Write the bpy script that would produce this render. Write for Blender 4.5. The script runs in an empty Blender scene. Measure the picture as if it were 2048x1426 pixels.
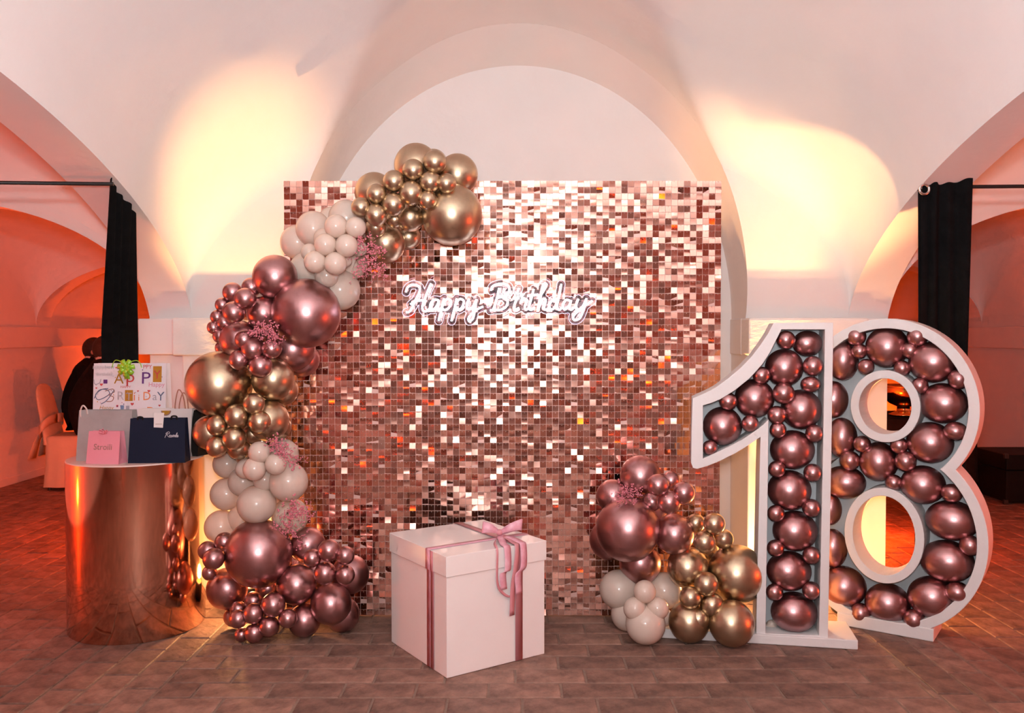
import bpy, bmesh, math, random
import numpy as np
from mathutils import Vector, Matrix

R = math.radians
rnd = random.Random(7)
S = bpy.context.scene
COL = S.collection

# ------------------------------------------------------------------ camera
F = 1733.0                      # focal length in pixels of the 2048 px wide frame
EYE = 1.365
PITCH = math.atan(43.0 / F)
cam = bpy.data.cameras.new('camera')
cam.sensor_width = 36.0
cam.lens = F * 36.0 / 2048.0
cam.clip_start = 0.05
camo = bpy.data.objects.new('camera', cam)
COL.objects.link(camo)
camo.location = (0, 0, EYE)
camo.rotation_euler = (R(90) - PITCH, 0, 0)
S.camera = camo


def at(px, py, Y):
    """world point at depth Y seen at photograph pixel (px, py)"""
    a = (px - 1024) / F
    b = (713 - py) / F
    dy = math.cos(PITCH) + b * math.sin(PITCH)
    dz = -math.sin(PITCH) + b * math.cos(PITCH)
    return Vector((a * Y / dy, Y, EYE + dz * Y / dy))


def fl(px, py, z=0.0):
    """world point of height z seen at photograph pixel"""
    p = at(px, py, 1.0)
    t = (z - EYE) / (p.z - EYE)
    return Vector((p.x * t, t, z))


# ------------------------------------------------------------------ world, light, exposure
S.view_settings.view_transform = 'Standard'
S.view_settings.look = 'None'
S.view_settings.exposure = -0.03
S.view_settings.gamma = 1.0
S.view_settings.use_curve_mapping = False
S.cycles.use_denoising = True
S.cycles.max_bounces = 5
S.cycles.diffuse_bounces = 3
S.cycles.glossy_bounces = 3
S.cycles.transmission_bounces = 4
S.cycles.use_adaptive_sampling = True
S.cycles.adaptive_threshold = 0.09
S.cycles.adaptive_min_samples = 12
S.cycles.caustics_reflective = False
S.cycles.caustics_refractive = False
S.cycles.sample_clamp_indirect = 6.0

W = bpy.data.worlds.new('World')
S.world = W
W.use_nodes = True
W.node_tree.nodes['Background'].inputs[0].default_value = (1.0, 0.92, 0.90, 1)
W.node_tree.nodes['Background'].inputs[1].default_value = 0.05
W.cycles.sampling_method = 'NONE'


def light(name, typ, loc, power, color, size=0.1, rot=(0, 0, 0), spot=None, blend=0.3):
    d = bpy.data.lights.new(name, typ)
    d.energy = power
    d.color = color
    if typ == 'AREA':
        d.shape = 'DISK'
        d.size = size
    else:
        d.shadow_soft_size = size
    if typ == 'SPOT':
        d.spot_size = spot
        d.spot_blend = blend
    o = bpy.data.objects.new(name, d)
    COL.objects.link(o)
    o.location = loc
    o.rotation_euler = rot
    return o


ORANGE = (1.0, 0.078, 0.004)
AMBER = (1.0, 0.46, 0.15)
# the photographer's flash: straight ahead and bounced off the vault
light('flash', 'AREA', (0.0, -0.02, 1.50), 47, (1, 0.985, 0.99), 0.16, (R(90), 0, 0))
light('flash_bounce', 'AREA', (0.0, -0.25, 1.75), 122, (1, 0.985, 0.995), 0.25, (R(158), 0, 0))
# amber uplights on the floor behind the decorations: a narrow beam and its spill
UPL = ((-1.33, 4.31), (1.34, 4.345), (1.66, 4.25))
for (ux, uy), (fwd, lat, cone, pw) in zip(UPL, ((-4, -2.5, 29, 380), (-10, 0, 27, 330), (4, -7, 38, 330))):
    light('uplight_beam', 'SPOT', (ux, uy, 0.14), pw, AMBER, 0.03, (R(180 + fwd), R(lat), 0), R(cone), 0.85)
    light('uplight_spill', 'POINT', (ux, uy, 0.17), 20, AMBER, 0.04)
# orange lamps of the side halls and of the room behind the photographer
light('hall_lamp', 'POINT', (-2.35, 6.0, 0.3), 70, ORANGE, 0.06)
light('hall_lamp', 'POINT', (-4.2, 3.6, 0.3), 62, ORANGE, 0.06)
light('hall_lamp', 'POINT', (-4.1, 9.8, 0.3), 80, ORANGE, 0.06)
light('hall_lamp', 'POINT', (2.4, 5.8, 0.3), 52, ORANGE, 0.06)
light('hall_lamp', 'POINT', (4.1, 3.0, 0.3), 54, ORANGE, 0.06)
light('hall_lamp', 'POINT', (4.0, 10.5, 0.3), 46, ORANGE, 0.06)
light('room_lamp', 'POINT', (1.55, -2.1, 0.4), 16, ORANGE, 0.08)
light('room_lamp', 'POINT', (-1.5, -2.1, 0.4), 9, ORANGE, 0.08)
light('reflection_fill', 'POINT', (0.3, -4.2, 2.9), 25, (1, 0.80, 0.72), 0.15)  # added fill, no known lamp: brightens what sequins and balloons reflect


# ------------------------------------------------------------------ materials
def material(name, col, rough=0.6, metal=0.0, var=0.0, vscale=8.0, bump=0.0, bscale=60.0,
             coat=0.0, trans=0.0, emis=None, estr=0.0, sss=0.0, col2=None, per=None, pvar=0.0, stretch=None):
    m = bpy.data.materials.new(name)
    m.use_nodes = True
    nt = m.node_tree
    b = nt.nodes['Principled BSDF']
    b.inputs['Base Color'].default_value = (*col, 1)
    b.inputs['Roughness'].default_value = rough
    b.inputs['Metallic'].default_value = metal
    b.inputs['Coat Weight'].default_value = coat
    b.inputs['Coat Roughness'].default_value = 0.08
    b.inputs['Transmission Weight'].default_value = trans
    if sss:
        b.inputs['Subsurface Weight'].default_value = sss
        b.inputs['Subsurface Radius'].default_value = (0.05, 0.03, 0.02)
        b.inputs['Subsurface Scale'].default_value = 0.5
    if emis:
        b.inputs['Emission Color'].default_value = (*emis, 1)
        b.inputs['Emission Strength'].default_value = estr
    tc = nt.nodes.new('ShaderNodeTexCoord')
    src = tc.outputs['Object']
    if stretch:
        mp = nt.nodes.new('ShaderNodeMapping')
        mp.inputs['Scale'].default_value = stretch
        nt.links.new(src, mp.inputs['Vector'])
        src = mp.outputs['Vector']
    last = None
    if var or col2:
        n = nt.nodes.new('ShaderNodeTexNoise')
        n.inputs['Scale'].default_value = vscale
        n.inputs['Detail'].default_value = 9
        n.inputs['Roughness'].default_value = 0.62
        nt.links.new(src, n.inputs['Vector'])
        r = nt.nodes.new('ShaderNodeValToRGB')
        r.color_ramp.elements[0].position = 0.32
        r.color_ramp.elements[1].position = 0.68
        c2 = col2 or tuple(min(1, c * (1 + var)) for c in col)
        c1 = col if col2 else tuple(c * (1 - var) for c in col)
        r.color_ramp.elements[0].color = (*c1, 1)
        r.color_ramp.elements[1].color = (*c2, 1)
        nt.links.new(n.outputs['Fac'], r.inputs['Fac'])
        last = r.outputs['Color']
        nt.links.new(last, b.inputs['Base Color'])
    if per:
        if per == 'object':
            g = nt.nodes.new('ShaderNodeObjectInfo')
            rv = g.outputs['Random']
        else:
            g = nt.nodes.new('ShaderNodeNewGeometry')
            rv = g.outputs['Random Per Island']
        mr = nt.nodes.new('ShaderNodeMapRange')
        mr.inputs['To Min'].default_value = 1 - pvar
        mr.inputs['To Max'].default_value = 1 + pvar
        nt.links.new(rv, mr.inputs['Value'])
        mx = nt.nodes.new('ShaderNodeVectorMath')
        mx.operation = 'SCALE'
        if last is None:
            mx.inputs[0].default_value = col
        else:
            nt.links.new(last, mx.inputs[0])
        nt.links.new(mr.outputs['Result'], mx.inputs['Scale'])
        nt.links.new(mx.outputs['Vector'], b.inputs['Base Color'])
    if bump:
        n2 = nt.nodes.new('ShaderNodeTexNoise')
        n2.inputs['Scale'].default_value = bscale
        n2.inputs['Detail'].default_value = 5
        nt.links.new(src, n2.inputs['Vector'])
        bp = nt.nodes.new('ShaderNodeBump')
        bp.inputs['Strength'].default_value = bump
        bp.inputs['Distance'].default_value = 0.01
        nt.links.new(n2.outputs['Fac'], bp.inputs['Height'])
        nt.links.new(bp.outputs['Normal'], b.inputs['Normal'])
    return m


M = {}
M['plaster'] = material('plaster', (0.80, 0.765, 0.755), 0.85, var=0.025, vscale=2.2, bump=0.12, bscale=26)
M['impost'] = material('impost', (0.80, 0.76, 0.74), 0.8, var=0.04, vscale=3, bump=0.5, bscale=22, stretch=(1, 1, 2))
M['mortar'] = material('mortar', (0.27, 0.175, 0.135), 0.9, var=0.15, vscale=30, bump=0.3)
M['brick_one'] = material('brick_one', (0.12, 0.064, 0.048), 0.60, bump=0.6, bscale=30, vscale=11, col2=(0.36, 0.20, 0.15), per='object', pvar=0.22)
M['brick_many'] = material('brick_many', (0.12, 0.064, 0.048), 0.60, bump=0.6, bscale=30, vscale=11, col2=(0.36, 0.20, 0.15), per='island', pvar=0.22)
M['sequin'] = material('sequin', (0.88, 0.48, 0.385), 0.09, 1.0)
M['sequin_back'] = material('sequin_back', (0.80, 0.50, 0.44), 0.35, 0.2, var=0.05)
M['pin'] = material('pin', (0.85, 0.72, 0.68), 0.3)
M['gold'] = material('gold', (0.585, 0.45, 0.31), 0.33, 1.0, var=0.03, vscale=14)
M['mauve'] = material('mauve', (0.545, 0.30, 0.305), 0.33, 1.0, var=0.03, vscale=14)
M['cream'] = material('cream', (0.90, 0.755, 0.655), 0.25, var=0.02, vscale=6, coat=0.5)
_nt = M['cream'].node_tree                     # latex lets some light through
_tr = _nt.nodes.new('ShaderNodeBsdfTranslucent')
_tr.inputs['Color'].default_value = (0.90, 0.66, 0.50, 1)
_mx = _nt.nodes.new('ShaderNodeMixShader')
_mx.inputs['Fac'].default_value = 0.30
_nt.links.new(_nt.nodes['Principled BSDF'].outputs['BSDF'], _mx.inputs[1])
_nt.links.new(_tr.outputs['BSDF'], _mx.inputs[2])
_nt.links.new(_mx.outputs['Shader'], _nt.nodes['Material Output'].inputs['Surface'])
M['flower'] = material('flower', (0.72, 0.22, 0.27), 0.6, var=0.25, vscale=80)
M['stem'] = material('stem', (0.25, 0.12, 0.08), 0.7, var=0.2, vscale=40)
M['white_foam'] = material('white_foam', (0.80, 0.77, 0.765), 0.65, var=0.02, vscale=6, bump=0.08, bscale=90)
M['board_grey'] = material('board_grey', (0.62, 0.64, 0.66), 0.7, var=0.02, vscale=5)
M['box_white'] = material('box_white', (0.92, 0.87, 0.85), 0.33, var=0.015, vscale=5, coat=0.25)
M['ribbon'] = material('ribbon', (0.74, 0.30, 0.40), 0.42, vscale=26, col2=(0.88, 0.52, 0.60))
M['ribbon_plain'] = material('ribbon_plain', (0.66, 0.27, 0.30), 0.4, var=0.06, vscale=12)
M['copper'] = material('copper', (0.80, 0.40, 0.27), 0.09, 1.0, var=0.03, vscale=3)
M['copper_top'] = material('copper_top', (0.80, 0.62, 0.56), 0.4, 0.0, var=0.03)
M['black_cloth'] = material('black_cloth', (0.005, 0.005, 0.0055), 0.9, var=0.3, vscale=20, bump=0.2, bscale=200)
M['black_metal'] = material('black_metal', (0.012, 0.011, 0.011), 0.45, var=0.1)
M['steel'] = material('steel', (0.7, 0.68, 0.66), 0.2, 1.0, var=0.03)
M['neon'] = material('neon', (1, 1, 1), 0.4, emis=(0.92, 0.87, 1.0), estr=4.0)
M['acrylic_edge'] = material('acrylic_edge', (0.9, 0.88, 1.0), 0.15, emis=(0.74, 0.64, 1.0), estr=0.9)  # no source itself: emission stands in for light piped from the tubes
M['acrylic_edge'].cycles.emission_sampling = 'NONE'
M['acrylic'] = material('acrylic', (0.97, 0.95, 1.0), 0.03, trans=0.95)
M['acrylic'].node_tree.nodes['Principled BSDF'].inputs['Specular IOR Level'].default_value = 0.05
M['acrylic'].node_tree.nodes['Principled BSDF'].inputs['IOR'].default_value = 1.1
M['bag_white'] = material('bag_white', (0.82, 0.76, 0.80), 0.45, var=0.02)
M['bag_silver'] = material('bag_silver', (0.50, 0.48, 0.48), 0.38, 0.35, var=0.12, vscale=7, bump=0.25, bscale=9)
M['bag_pink'] = material('bag_pink', (0.82, 0.30, 0.37), 0.5, var=0.03)
M['bag_navy'] = material('bag_navy', (0.012, 0.015, 0.034), 0.55, var=0.08)
M['bag_black'] = material('bag_black', (0.02, 0.017, 0.016), 0.5, var=0.1)
M['bag_cream'] = material('bag_cream', (0.82, 0.72, 0.70), 0.5, var=0.02)
M['cord_pale'] = material('cord_pale', (0.80, 0.66, 0.62), 0.6, var=0.04)
M['cord_brown'] = material('cord_brown', (0.45, 0.20, 0.14), 0.5, var=0.1)
M['green_bow'] = material('green_bow', (0.33, 0.62, 0.03), 0.28, var=0.12, vscale=30, coat=0.4)
INK = {}
for nm, c in dict(purple=(0.14, 0.04, 0.22), gold=(0.72, 0.40, 0.06), red=(0.66, 0.08, 0.08), orange=(0.80, 0.24, 0.08),
                  slate=(0.13, 0.16, 0.26), grey=(0.42, 0.40, 0.46), pink=(0.70, 0.25, 0.36), brown=(0.36, 0.18, 0.14),
                  silver=(0.70, 0.68, 0.72), blue=(0.20, 0.30, 0.50)).items():
    INK[nm] = material('ink_' + nm, c, 0.35, 0.6 if nm in ('silver', 'gold') else 0.0, var=0.05)
M['suit'] = material('suit', (0.010, 0.009, 0.010), 0.85, var=0.2, vscale=30)
M['skin'] = material('skin', (0.55, 0.30, 0.21), 0.5, var=0.05)
M['hair'] = material('hair', (0.035, 0.018, 0.012), 0.6, var=0.3, vscale=60, bump=0.4, bscale=120)
M['shirt'] = material('shirt', (0.8, 0.75, 0.7), 0.7, var=0.03)
M['cover'] = material('cover', (0.66, 0.52, 0.38), 0.75, var=0.05, vscale=5, bump=0.25, bscale=14)
M['organza'] = material('organza', (0.68, 0.48, 0.34), 0.5, var=0.05)
M['brass'] = material('brass', (0.75, 0.45, 0.16), 0.15, 1.0, var=0.03)
M['case'] = material('case', (0.006, 0.006, 0.006), 0.6, var=0.2, vscale=20, bump=0.2, bscale=150)
M['lens'] = material('lens', (0.9, 0.6, 0.3), 0.2, var=0.05)
M['face_plate'] = material('face_plate', (0.78, 0.68, 0.62), 0.5, var=0.01)


for _n in ('black_cloth', 'suit', 'case', 'bag_navy', 'bag_black'):
    M[_n].node_tree.nodes['Principled BSDF'].inputs['Specular IOR Level'].default_value = 0.12


# ------------------------------------------------------------------ mesh helpers
def empty(name, loc, label=None, cat=None, group=None):
    o = bpy.data.objects.new(name, None)
    COL.objects.link(o)
    o.location = loc
    o.empty_display_size = 0.05
    tag(o, label, cat, group)
    return o


def tag(o, label=None, cat=None, group=None, kind=None):
    if label: o['label'] = label
    if cat: o['category'] = cat
    if group: o['group'] = group
    if kind: o['kind'] = kind
    return o


def wloc(o):
    p = Vector((0, 0, 0))
    while o is not None:
        p += o.location
        o = o.parent
    return p


def mesh(name, verts, faces, mat, parent=None, smooth=False, origin=None):
    """verts in world coordinates; origin = object origin for a top-level mesh"""
    base = wloc(parent) if parent else Vector(origin or (0, 0, 0))
    me = bpy.data.meshes.new(name)
    me.from_pydata([tuple(Vector(v) - base) for v in verts], [], faces)
    me.validate()
    bm = bmesh.new()
    bm.from_mesh(me)
    bmesh.ops.recalc_face_normals(bm, faces=bm.faces)
    bm.to_mesh(me)
    bm.free()
    if smooth:
        me.polygons.foreach_set('use_smooth', [True] * len(me.polygons))
    me.materials.append(mat if not isinstance(mat, str) else M[mat])
    o = bpy.data.objects.new(name, me)
    COL.objects.link(o)
    if parent:
        o.parent = parent
    else:
        o.location = base
    return o


def bevel(o, w=0.004, seg=2):
    md = o.modifiers.new('bevel', 'BEVEL')
    md.width = w
    md.segments = seg
    md.limit_method = 'ANGLE'
    return o


def solid(o, t, off=0.0):
    md = o.modifiers.new('solid', 'SOLIDIFY')
    md.thickness = t
    md.offset = off
    return o


def subsurf(o, n=2):
    md = o.modifiers.new('subsurf', 'SUBSURF')
    md.levels = n
    md.render_levels = n
    return o


class MB:
    def __init__(s):
        s.v, s.f = [], []

    def add(s, v, f):
        n = len(s.v)
        s.v += [Vector(p) for p in v]
        s.f += [tuple(i + n for i in q) for q in f]
        return s

    def box(s, lo, hi, mtx=None):
        x0, y0, z0 = lo
        x1, y1, z1 = hi
        v = [Vector(p) for p in ((x0, y0, z0), (x1, y0, z0), (x1, y1, z0), (x0, y1, z0), (x0, y0, z1), (x1, y0, z1), (x1, y1, z1), (x0, y1, z1))]
        if mtx: v = [mtx @ p for p in v]
        return s.add(v, [(0, 3, 2, 1), (4, 5, 6, 7), (0, 1, 5, 4), (1, 2, 6, 5), (2, 3, 7, 6), (3, 0, 4, 7)])

    def grid(s, rows):
        n, m = len(rows), len(rows[0])
        v = [p for r in rows for p in r]
        f = [(i * m + j, i * m + j + 1, (i + 1) * m + j + 1, (i + 1) * m + j) for i in range(n - 1) for j in range(m - 1)]
        return s.add(v, f)

    def tube(s, pts, r, n=8, closed=False):
        pts = [Vector(p) for p in pts]
        k = len(pts)
        rings = []
        prev = None
        for i, p in enumerate(pts):
            a = pts[(i - 1) % k] if closed or i > 0 else p
            b = pts[(i + 1) % k] if closed or i < k - 1 else p
            t = (b - a)
            t = t.normalized() if t.length > 1e-9 else Vector((0, 0, 1))
            if prev is None:
                u = t.orthogonal().normalized()
            else:
                u = prev - t * prev.dot(t)
                u = u.normalized() if u.length > 1e-6 else t.orthogonal().normalized()
            prev = u
            w = t.cross(u)
            rr = r[i] if isinstance(r, (list, tuple)) else r
            rings.append([p + (u * math.cos(2 * math.pi * j / n) + w * math.sin(2 * math.pi * j / n)) * rr for j in range(n)])
        v = [p for g in rings for p in g]
        f = []
        for i in range(k if closed else k - 1):
            i2 = (i + 1) % k
            for j in range(n):
                f.append((i * n + j, i * n + (j + 1) % n, i2 * n + (j + 1) % n, i2 * n + j))
        if not closed:
            f.append(tuple(range(n)))
            f.append(tuple((k - 1) * n + j for j in reversed(range(n))))
        return s.add(v, f)

    def lathe(s, prof, c, n=32):
        c = Vector(c)
        v, f = [], []
        for (r, z) in prof:
            for j in range(n):
                a = 2 * math.pi * j / n
                v.append(c + Vector((r * math.cos(a), r * math.sin(a), z)))
        for i in range(len(prof) - 1):
            for j in range(n):
                f.append((i * n + j, i * n + (j + 1) % n, (i + 1) * n + (j + 1) % n, (i + 1) * n + j))
        return s.add(v, f)

    def obj(s, name, mat, parent=None, smooth=False, origin=None):
        return mesh(name, s.v, s.f, mat, parent, smooth, origin)


def catmull(pts, n=8):
    pts = [Vector(p) for p in pts]
    if len(pts) < 3:
        return [pts[0].lerp(pts[-1], i / n) for i in range(n + 1)]
    P = [pts[0] * 2 - pts[1]] + pts + [pts[-1] * 2 - pts[-2]]
    out = []
    for i in range(1, len(P) - 2):
        a, b, c, d = P[i - 1], P[i], P[i + 1], P[i + 2]
        for k in range(n):
            t = k / n
            out.append(0.5 * ((2 * b) + (c - a) * t + (2 * a - 5 * b + 4 * c - d) * t * t + (3 * b - a - 3 * c + d) * t ** 3))
    out.append(pts[-1])
    return out


def struct(o, label):
    return tag(o, label, None, None, 'structure')


# ------------------------------------------------------------------ the room
K = 1.08
YW = 4.3 * K                 # wall plane behind the decorations
YB = 4.93                    # back of the blind niche
CX = 0.036
HN = 1.125 * K               # half width of the niche
ZS = 1.455                   # springing height
ZI = 1.257                   # underside of the imposts
RISE = 1.566
XL, XR = -1.712, 1.798
TL, TR = -1.94, 2.013        # outer faces of the side arches
CU, HU = (XL + XR) / 2, (XR - XL) / 2
CV, HV = 1.3 * K, 3.0 * K    # the bay along y
YF = CV - HV
HS, HB = 0.83 * K, 0.895 * K


def sq(t):
    return math.sqrt(max(0.0, 1 - t * t))


def side_arch(y):
    return ZS + HS * sq((y - CV) / HV)


def sail(x, y):
    return ZS + HS * sq((y - CV) / HV) + HB * sq((x - CU) / HU)


def barrel(x, rise=RISE):
    t = (x - CX) / HN
    return ZS + rise * sq(t) if abs(t) < 1 else -1


def vault(x, y):
    a, b = sail(x, y), barrel(x)
    b += 0.20 * (1 - math.exp(-max(0.0, YW - y) / 0.8)) * sq((x - CX) / HN) if b > 0 else 0
    k = 0.03 * min(1.0, abs(YW - y) / 0.3) + 1e-6
    h = max(k - abs(a - b), 0) / k
    return max(a, b) + h * h * k * 0.25


def sstep(t):
    t = max(0.0, min(1.0, t))
    return t * t * (3 - 2 * t)


def lean(p):
    """the vault leaves the imposts leaning forward"""
    if p[2] <= ZS: return Vector(p)
    w = sstep((p[1] - 2.6) / (YW - 2.6)) * sstep((abs(p[0] - CX) - 0.55) / 0.6)
    return Vector((p[0], p[1] - 0.17 * w * (1 - math.exp(-(p[2] - ZS) / 0.42)), p[2]))


# floor bed; bricks are laid on it further down
floor = MB().box((-6.2, -6.6, -0.10), (6.2, 12.8, -0.0045)).obj('floor', 'mortar')
struct(floor, 'old terracotta brick floor with pale mortar joints')

# main vault
mb = MB()
nu, nv = 150, 110
rows = []
for i in range(nv + 1):
    th = -math.pi / 2 + math.pi * i / nv
    y = CV + HV * math.sin(th)
    rows.append([Vector((CU + HU * math.sin(-math.pi / 2 + math.pi * j / nu),
                         y, vault(CU + HU * math.sin(-math.pi / 2 + math.pi * j / nu), y))) for j in range(nu + 1)])
rows = [[lean(p) for p in r_] for r_ in rows]
ceil_o = mb.grid(rows).obj('ceiling', 'plaster', None, True)
struct(ceil_o, 'shallow white plaster vault with a groined lunette over the niche')

# end wall: piers and spandrels around the niche
mb = MB()


def column(mb, x0, x1, lo, hi, y):
    rows = []
    for k in range(13):
        rows.append([lean((x, y, lo(x) + (hi(x) - lo(x)) * k / 12)) for x in (x0, x1)])
    mb.grid(rows)


xs = [CU + HU * math.sin(-math.pi / 2 + math.pi * j / 300) for j in range(301)]
xs = sorted(xs + [CX - HN * math.cos(math.pi * j / 120) for j in range(121)])
for a, b in zip(xs[:-1], xs[1:]):
    if b - a < 1e-6: continue
    mid = (a + b) / 2
    if abs(mid - CX) > HN:
        column(mb, a, b, lambda x: ZS, lambda x: sail(x, YW) + 0.003, YW)
        mb.add([(a, YW, 0), (b, YW, 0), (b, YW, ZS), (a, YW, ZS)], [(0, 1, 2, 3)])
    elif sail(mid, YW) > barrel(mid) - 0.06:
        column(mb, a, b, lambda x: max(barrel(x), ZS), lambda x: max(sail(x, YW), barrel(x)) + 0.015, YW)
# jambs of the side arches, flush with the wall
mb.add([(TL, YW, 0), (XL, YW, 0), (XL, YW, ZS), (TL, YW, ZS)], [(0, 1, 2, 3)])
mb.add([(TR, YW, 0), (XR, YW, 0), (XR, YW, ZS), (TR, YW, ZS)], [(0, 1, 2, 3)])
bmw = mb.obj('wall_back', 'plaster', None, True)
wall = bmw
struct(wall, 'white plastered wall with a blind arched niche behind the sequin backdrop')
# niche
mb = MB()
inner, outer = [], []
RI = 2.885 - ZS
for j in range(81):
    a = math.pi * (1 - j / 80)
    outer.append(Vector((CX + HN * math.cos(a), YW, ZS + RISE * math.sin(a))))
    inner.append(Vector((CX + (HN - 0.004) * math.cos(a), YB, ZS + RI * math.sin(a))))
outer = [lean(p) for p in outer]
outer = [Vector((CX - HN, YW, 0))] + outer + [Vector((CX + HN, YW, 0))]
inner = [Vector((CX - HN + 0.004, YB, 0))] + inner + [Vector((CX + HN - 0.004, YB, 0))]
mb.grid([outer, [o.lerp(i, 0.5) for o, i in zip(outer, inner)], inner])
mesh('arch_soffit', mb.v, mb.f, 'plaster', wall, True)
n = len(inner)
mesh('niche_back', inner + [Vector((CX, YB, 0))], [(n, i, i + 1) for i in range(n - 1)], 'plaster', wall)
# lower piers, imposts
for (a, b, ja, jb) in ((XL - 0.033, CX - HN - 0.0, TL, XL), (CX + HN, XR + 0.033, XR, TR)):
    lo, hi = min(a, b), max(a, b)
    bevel(MB().box((lo, YW - 0.064, 0), (hi, YW + 0.05, ZI + 0.01)).obj('pier', 'plaster', wall), 0.008)
    bevel(MB().box((lo - 0.035 if a < 0 else lo - 0.012, YW - 0.115, ZI), (hi + 0.012 if a < 0 else hi + 0.035, YW + 0.05, ZS)).obj('impost', 'impost', wall), 0.012, 3)
    bevel(MB().box((min(ja, jb) - 0.03, YW - 0.085, ZI + 0.005), (max(ja, jb) + 0.03, YW + 0.24, ZS - 0.004)).obj('impost', 'plaster', wall), 0.008)
# impost returning into the niche
for x0, x1 in ((CX - HN - 0.02, CX - HN + 0.012), (CX + HN - 0.012, CX + HN + 0.02)):
    bevel(MB().box((x0, YW + 0.05, ZI), (x1, YB, ZS)).obj('impost', 'plaster', wall), 0.006)
# outlet cover on the right pier
bevel(MB().box((1.70, YW - 0.070, 0.28), (1.775, YW - 0.06, 0.40)).obj('outlet_cover', 'face_plate', wall), 0.003)

# soffits of the side arches and the side halls
for side, xa, xb, xo in (('left', XL, TL, -4.58), ('right', XR, TR, 4.52)):
    mb = MB()
    prof = []
    for j in range(101):
        a = -math.pi / 2 + math.pi * j / 100
        y = CV + HV * math.sin(a)
        prof.append((y, side_arch(y)))
    prof = [(YF, 0)] + prof
    mb.grid([[lean((x, y, z)) for y, z in prof] for x in (xa, (xa + xb) / 2, xb)])
    w = mb.obj('wall_' + side, 'plaster', None, True)
    struct(w, 'wide plaster arch opening into the orange lit hall on the ' + side)
    # hall vault: sail bays along y with transverse bands between
    bays = [(YF, YW), (YW + 0.26, YW + 3.7), (YW + 3.96, 12.4)]
    cu, hu = (xb + xo) / 2, abs(xb - xo) / 2
    hb2 = 0.74
    mb = MB()
    for (y0, y1) in bays:
        cv, hv = (y0 + y1) / 2, (y1 - y0) / 2
        hs2 = HS if y0 == YF else 0.72
        rows = []
        for i in range(41):
            y = cv + hv * math.sin(-math.pi / 2 + math.pi * i / 40)
            rows.append([Vector((cu + hu * math.sin(-math.pi / 2 + math.pi * j / 40), y,
                                 ZS + hs2 * sq((y - cv) / hv) + hb2 * math.cos(-math.pi / 2 + math.pi * j / 40))) for j in range(41)])
        mb.grid(rows)
    hc = mb.obj('ceiling', 'plaster', None, True)
    struct(hc, 'vaulted plaster ceiling of the orange lit hall on the ' + side)
    mb = MB()
    for (y0, y1) in ((YW, YW + 0.26), (YW + 3.7, YW + 3.96)):
        arc = [(cu - hu * math.cos(math.pi * j / 48), ZS + (hb2 - 0.09) * math.sin(math.pi * j / 48)) for j in range(49)]
        up = [(x, z + 0.14) for x, z in arc]
        mb.grid([[Vector((x, y, z)) for x, z in c] for y, c in ((y0, up), (y0, arc), (y1, arc), (y1, up))])
    mesh('transverse_arch', mb.v, mb.f, 'plaster', hc, False)
    # outer wall with lunettes, inner wall beyond the arch, end wall
    mb = MB()
    for x, ya in ((xo, YF), (xb, YW)):
        mb.add([(x, ya, 0), (x, 12.4, 0), (x, 12.4, 2.4), (x, ya, 2.4)], [(0, 1, 2, 3)])
    mb.add([(xb, 12.4, 0), (xo, 12.4, 0), (xo, 12.4, 2.3), (xb, 12.4, 2.3)], [(0, 1, 2, 3)])
    mb.add([(xb, YF, 0), (xo, YF, 0), (xo, YF, 2.3), (xb, YF, 2.3)], [(0, 1, 2, 3)])
    hw = mb.obj('wall_%s_hall' % side, 'plaster')
    struct(hw, 'plain plaster walls of the hall beyond the %s arch' % side)
    sg = 1 if xo < 0 else -1
    bevel(MB().box((min(xo - 0.02, xo + sg * 0.05), YF, 1.245), (max(xo + 0.02, xo + sg * 0.05), 12.4, 1.44)).obj('impost_band', 'plaster', hw), 0.01)
    bevel(MB().box((min(xo, xo + sg * 0.014), YF, 0), (max(xo, xo + sg * 0.014), 12.4, 0.07)).obj('baseboard', 'plaster', hw), 0.004)

# room behind the photographer
mb = MB()
for j in range(60):
    x0, x1 = XL + (XR - XL) * j / 60, XL + (XR - XL) * (j + 1) / 60
    column(mb, x0, x1, lambda x: vault(x, YF), lambda x: 3.4, YF)
mb.add([(-4.6, YF, 3.4), (4.6, YF, 3.4), (4.6, -6.4, 3.4), (-4.6, -6.4, 3.4)], [(0, 1, 2, 3)])
mb.add([(-4.6, -6.4, 0), (4.6, -6.4, 0), (4.6, -6.4, 3.4), (-4.6, -6.4, 3.4)], [(0, 1, 2, 3)])
for x in (-4.6, 4.6):
    mb.add([(x, YF, 0), (x, -6.4, 0), (x, -6.4, 3.4), (x, YF, 3.4)], [(0, 1, 2, 3)])
for x0, x1 in ((-4.6, XL), (XR, 4.6)):
    mb.add([(x0, YF - 0.02, 0), (x1, YF - 0.02, 0), (x1, YF - 0.02, 3.4), (x0, YF - 0.02, 3.4)], [(0, 1, 2, 3)])
struct(mb.obj('wall_front', 'plaster'), 'plaster walls of the room behind the photographer')

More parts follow.
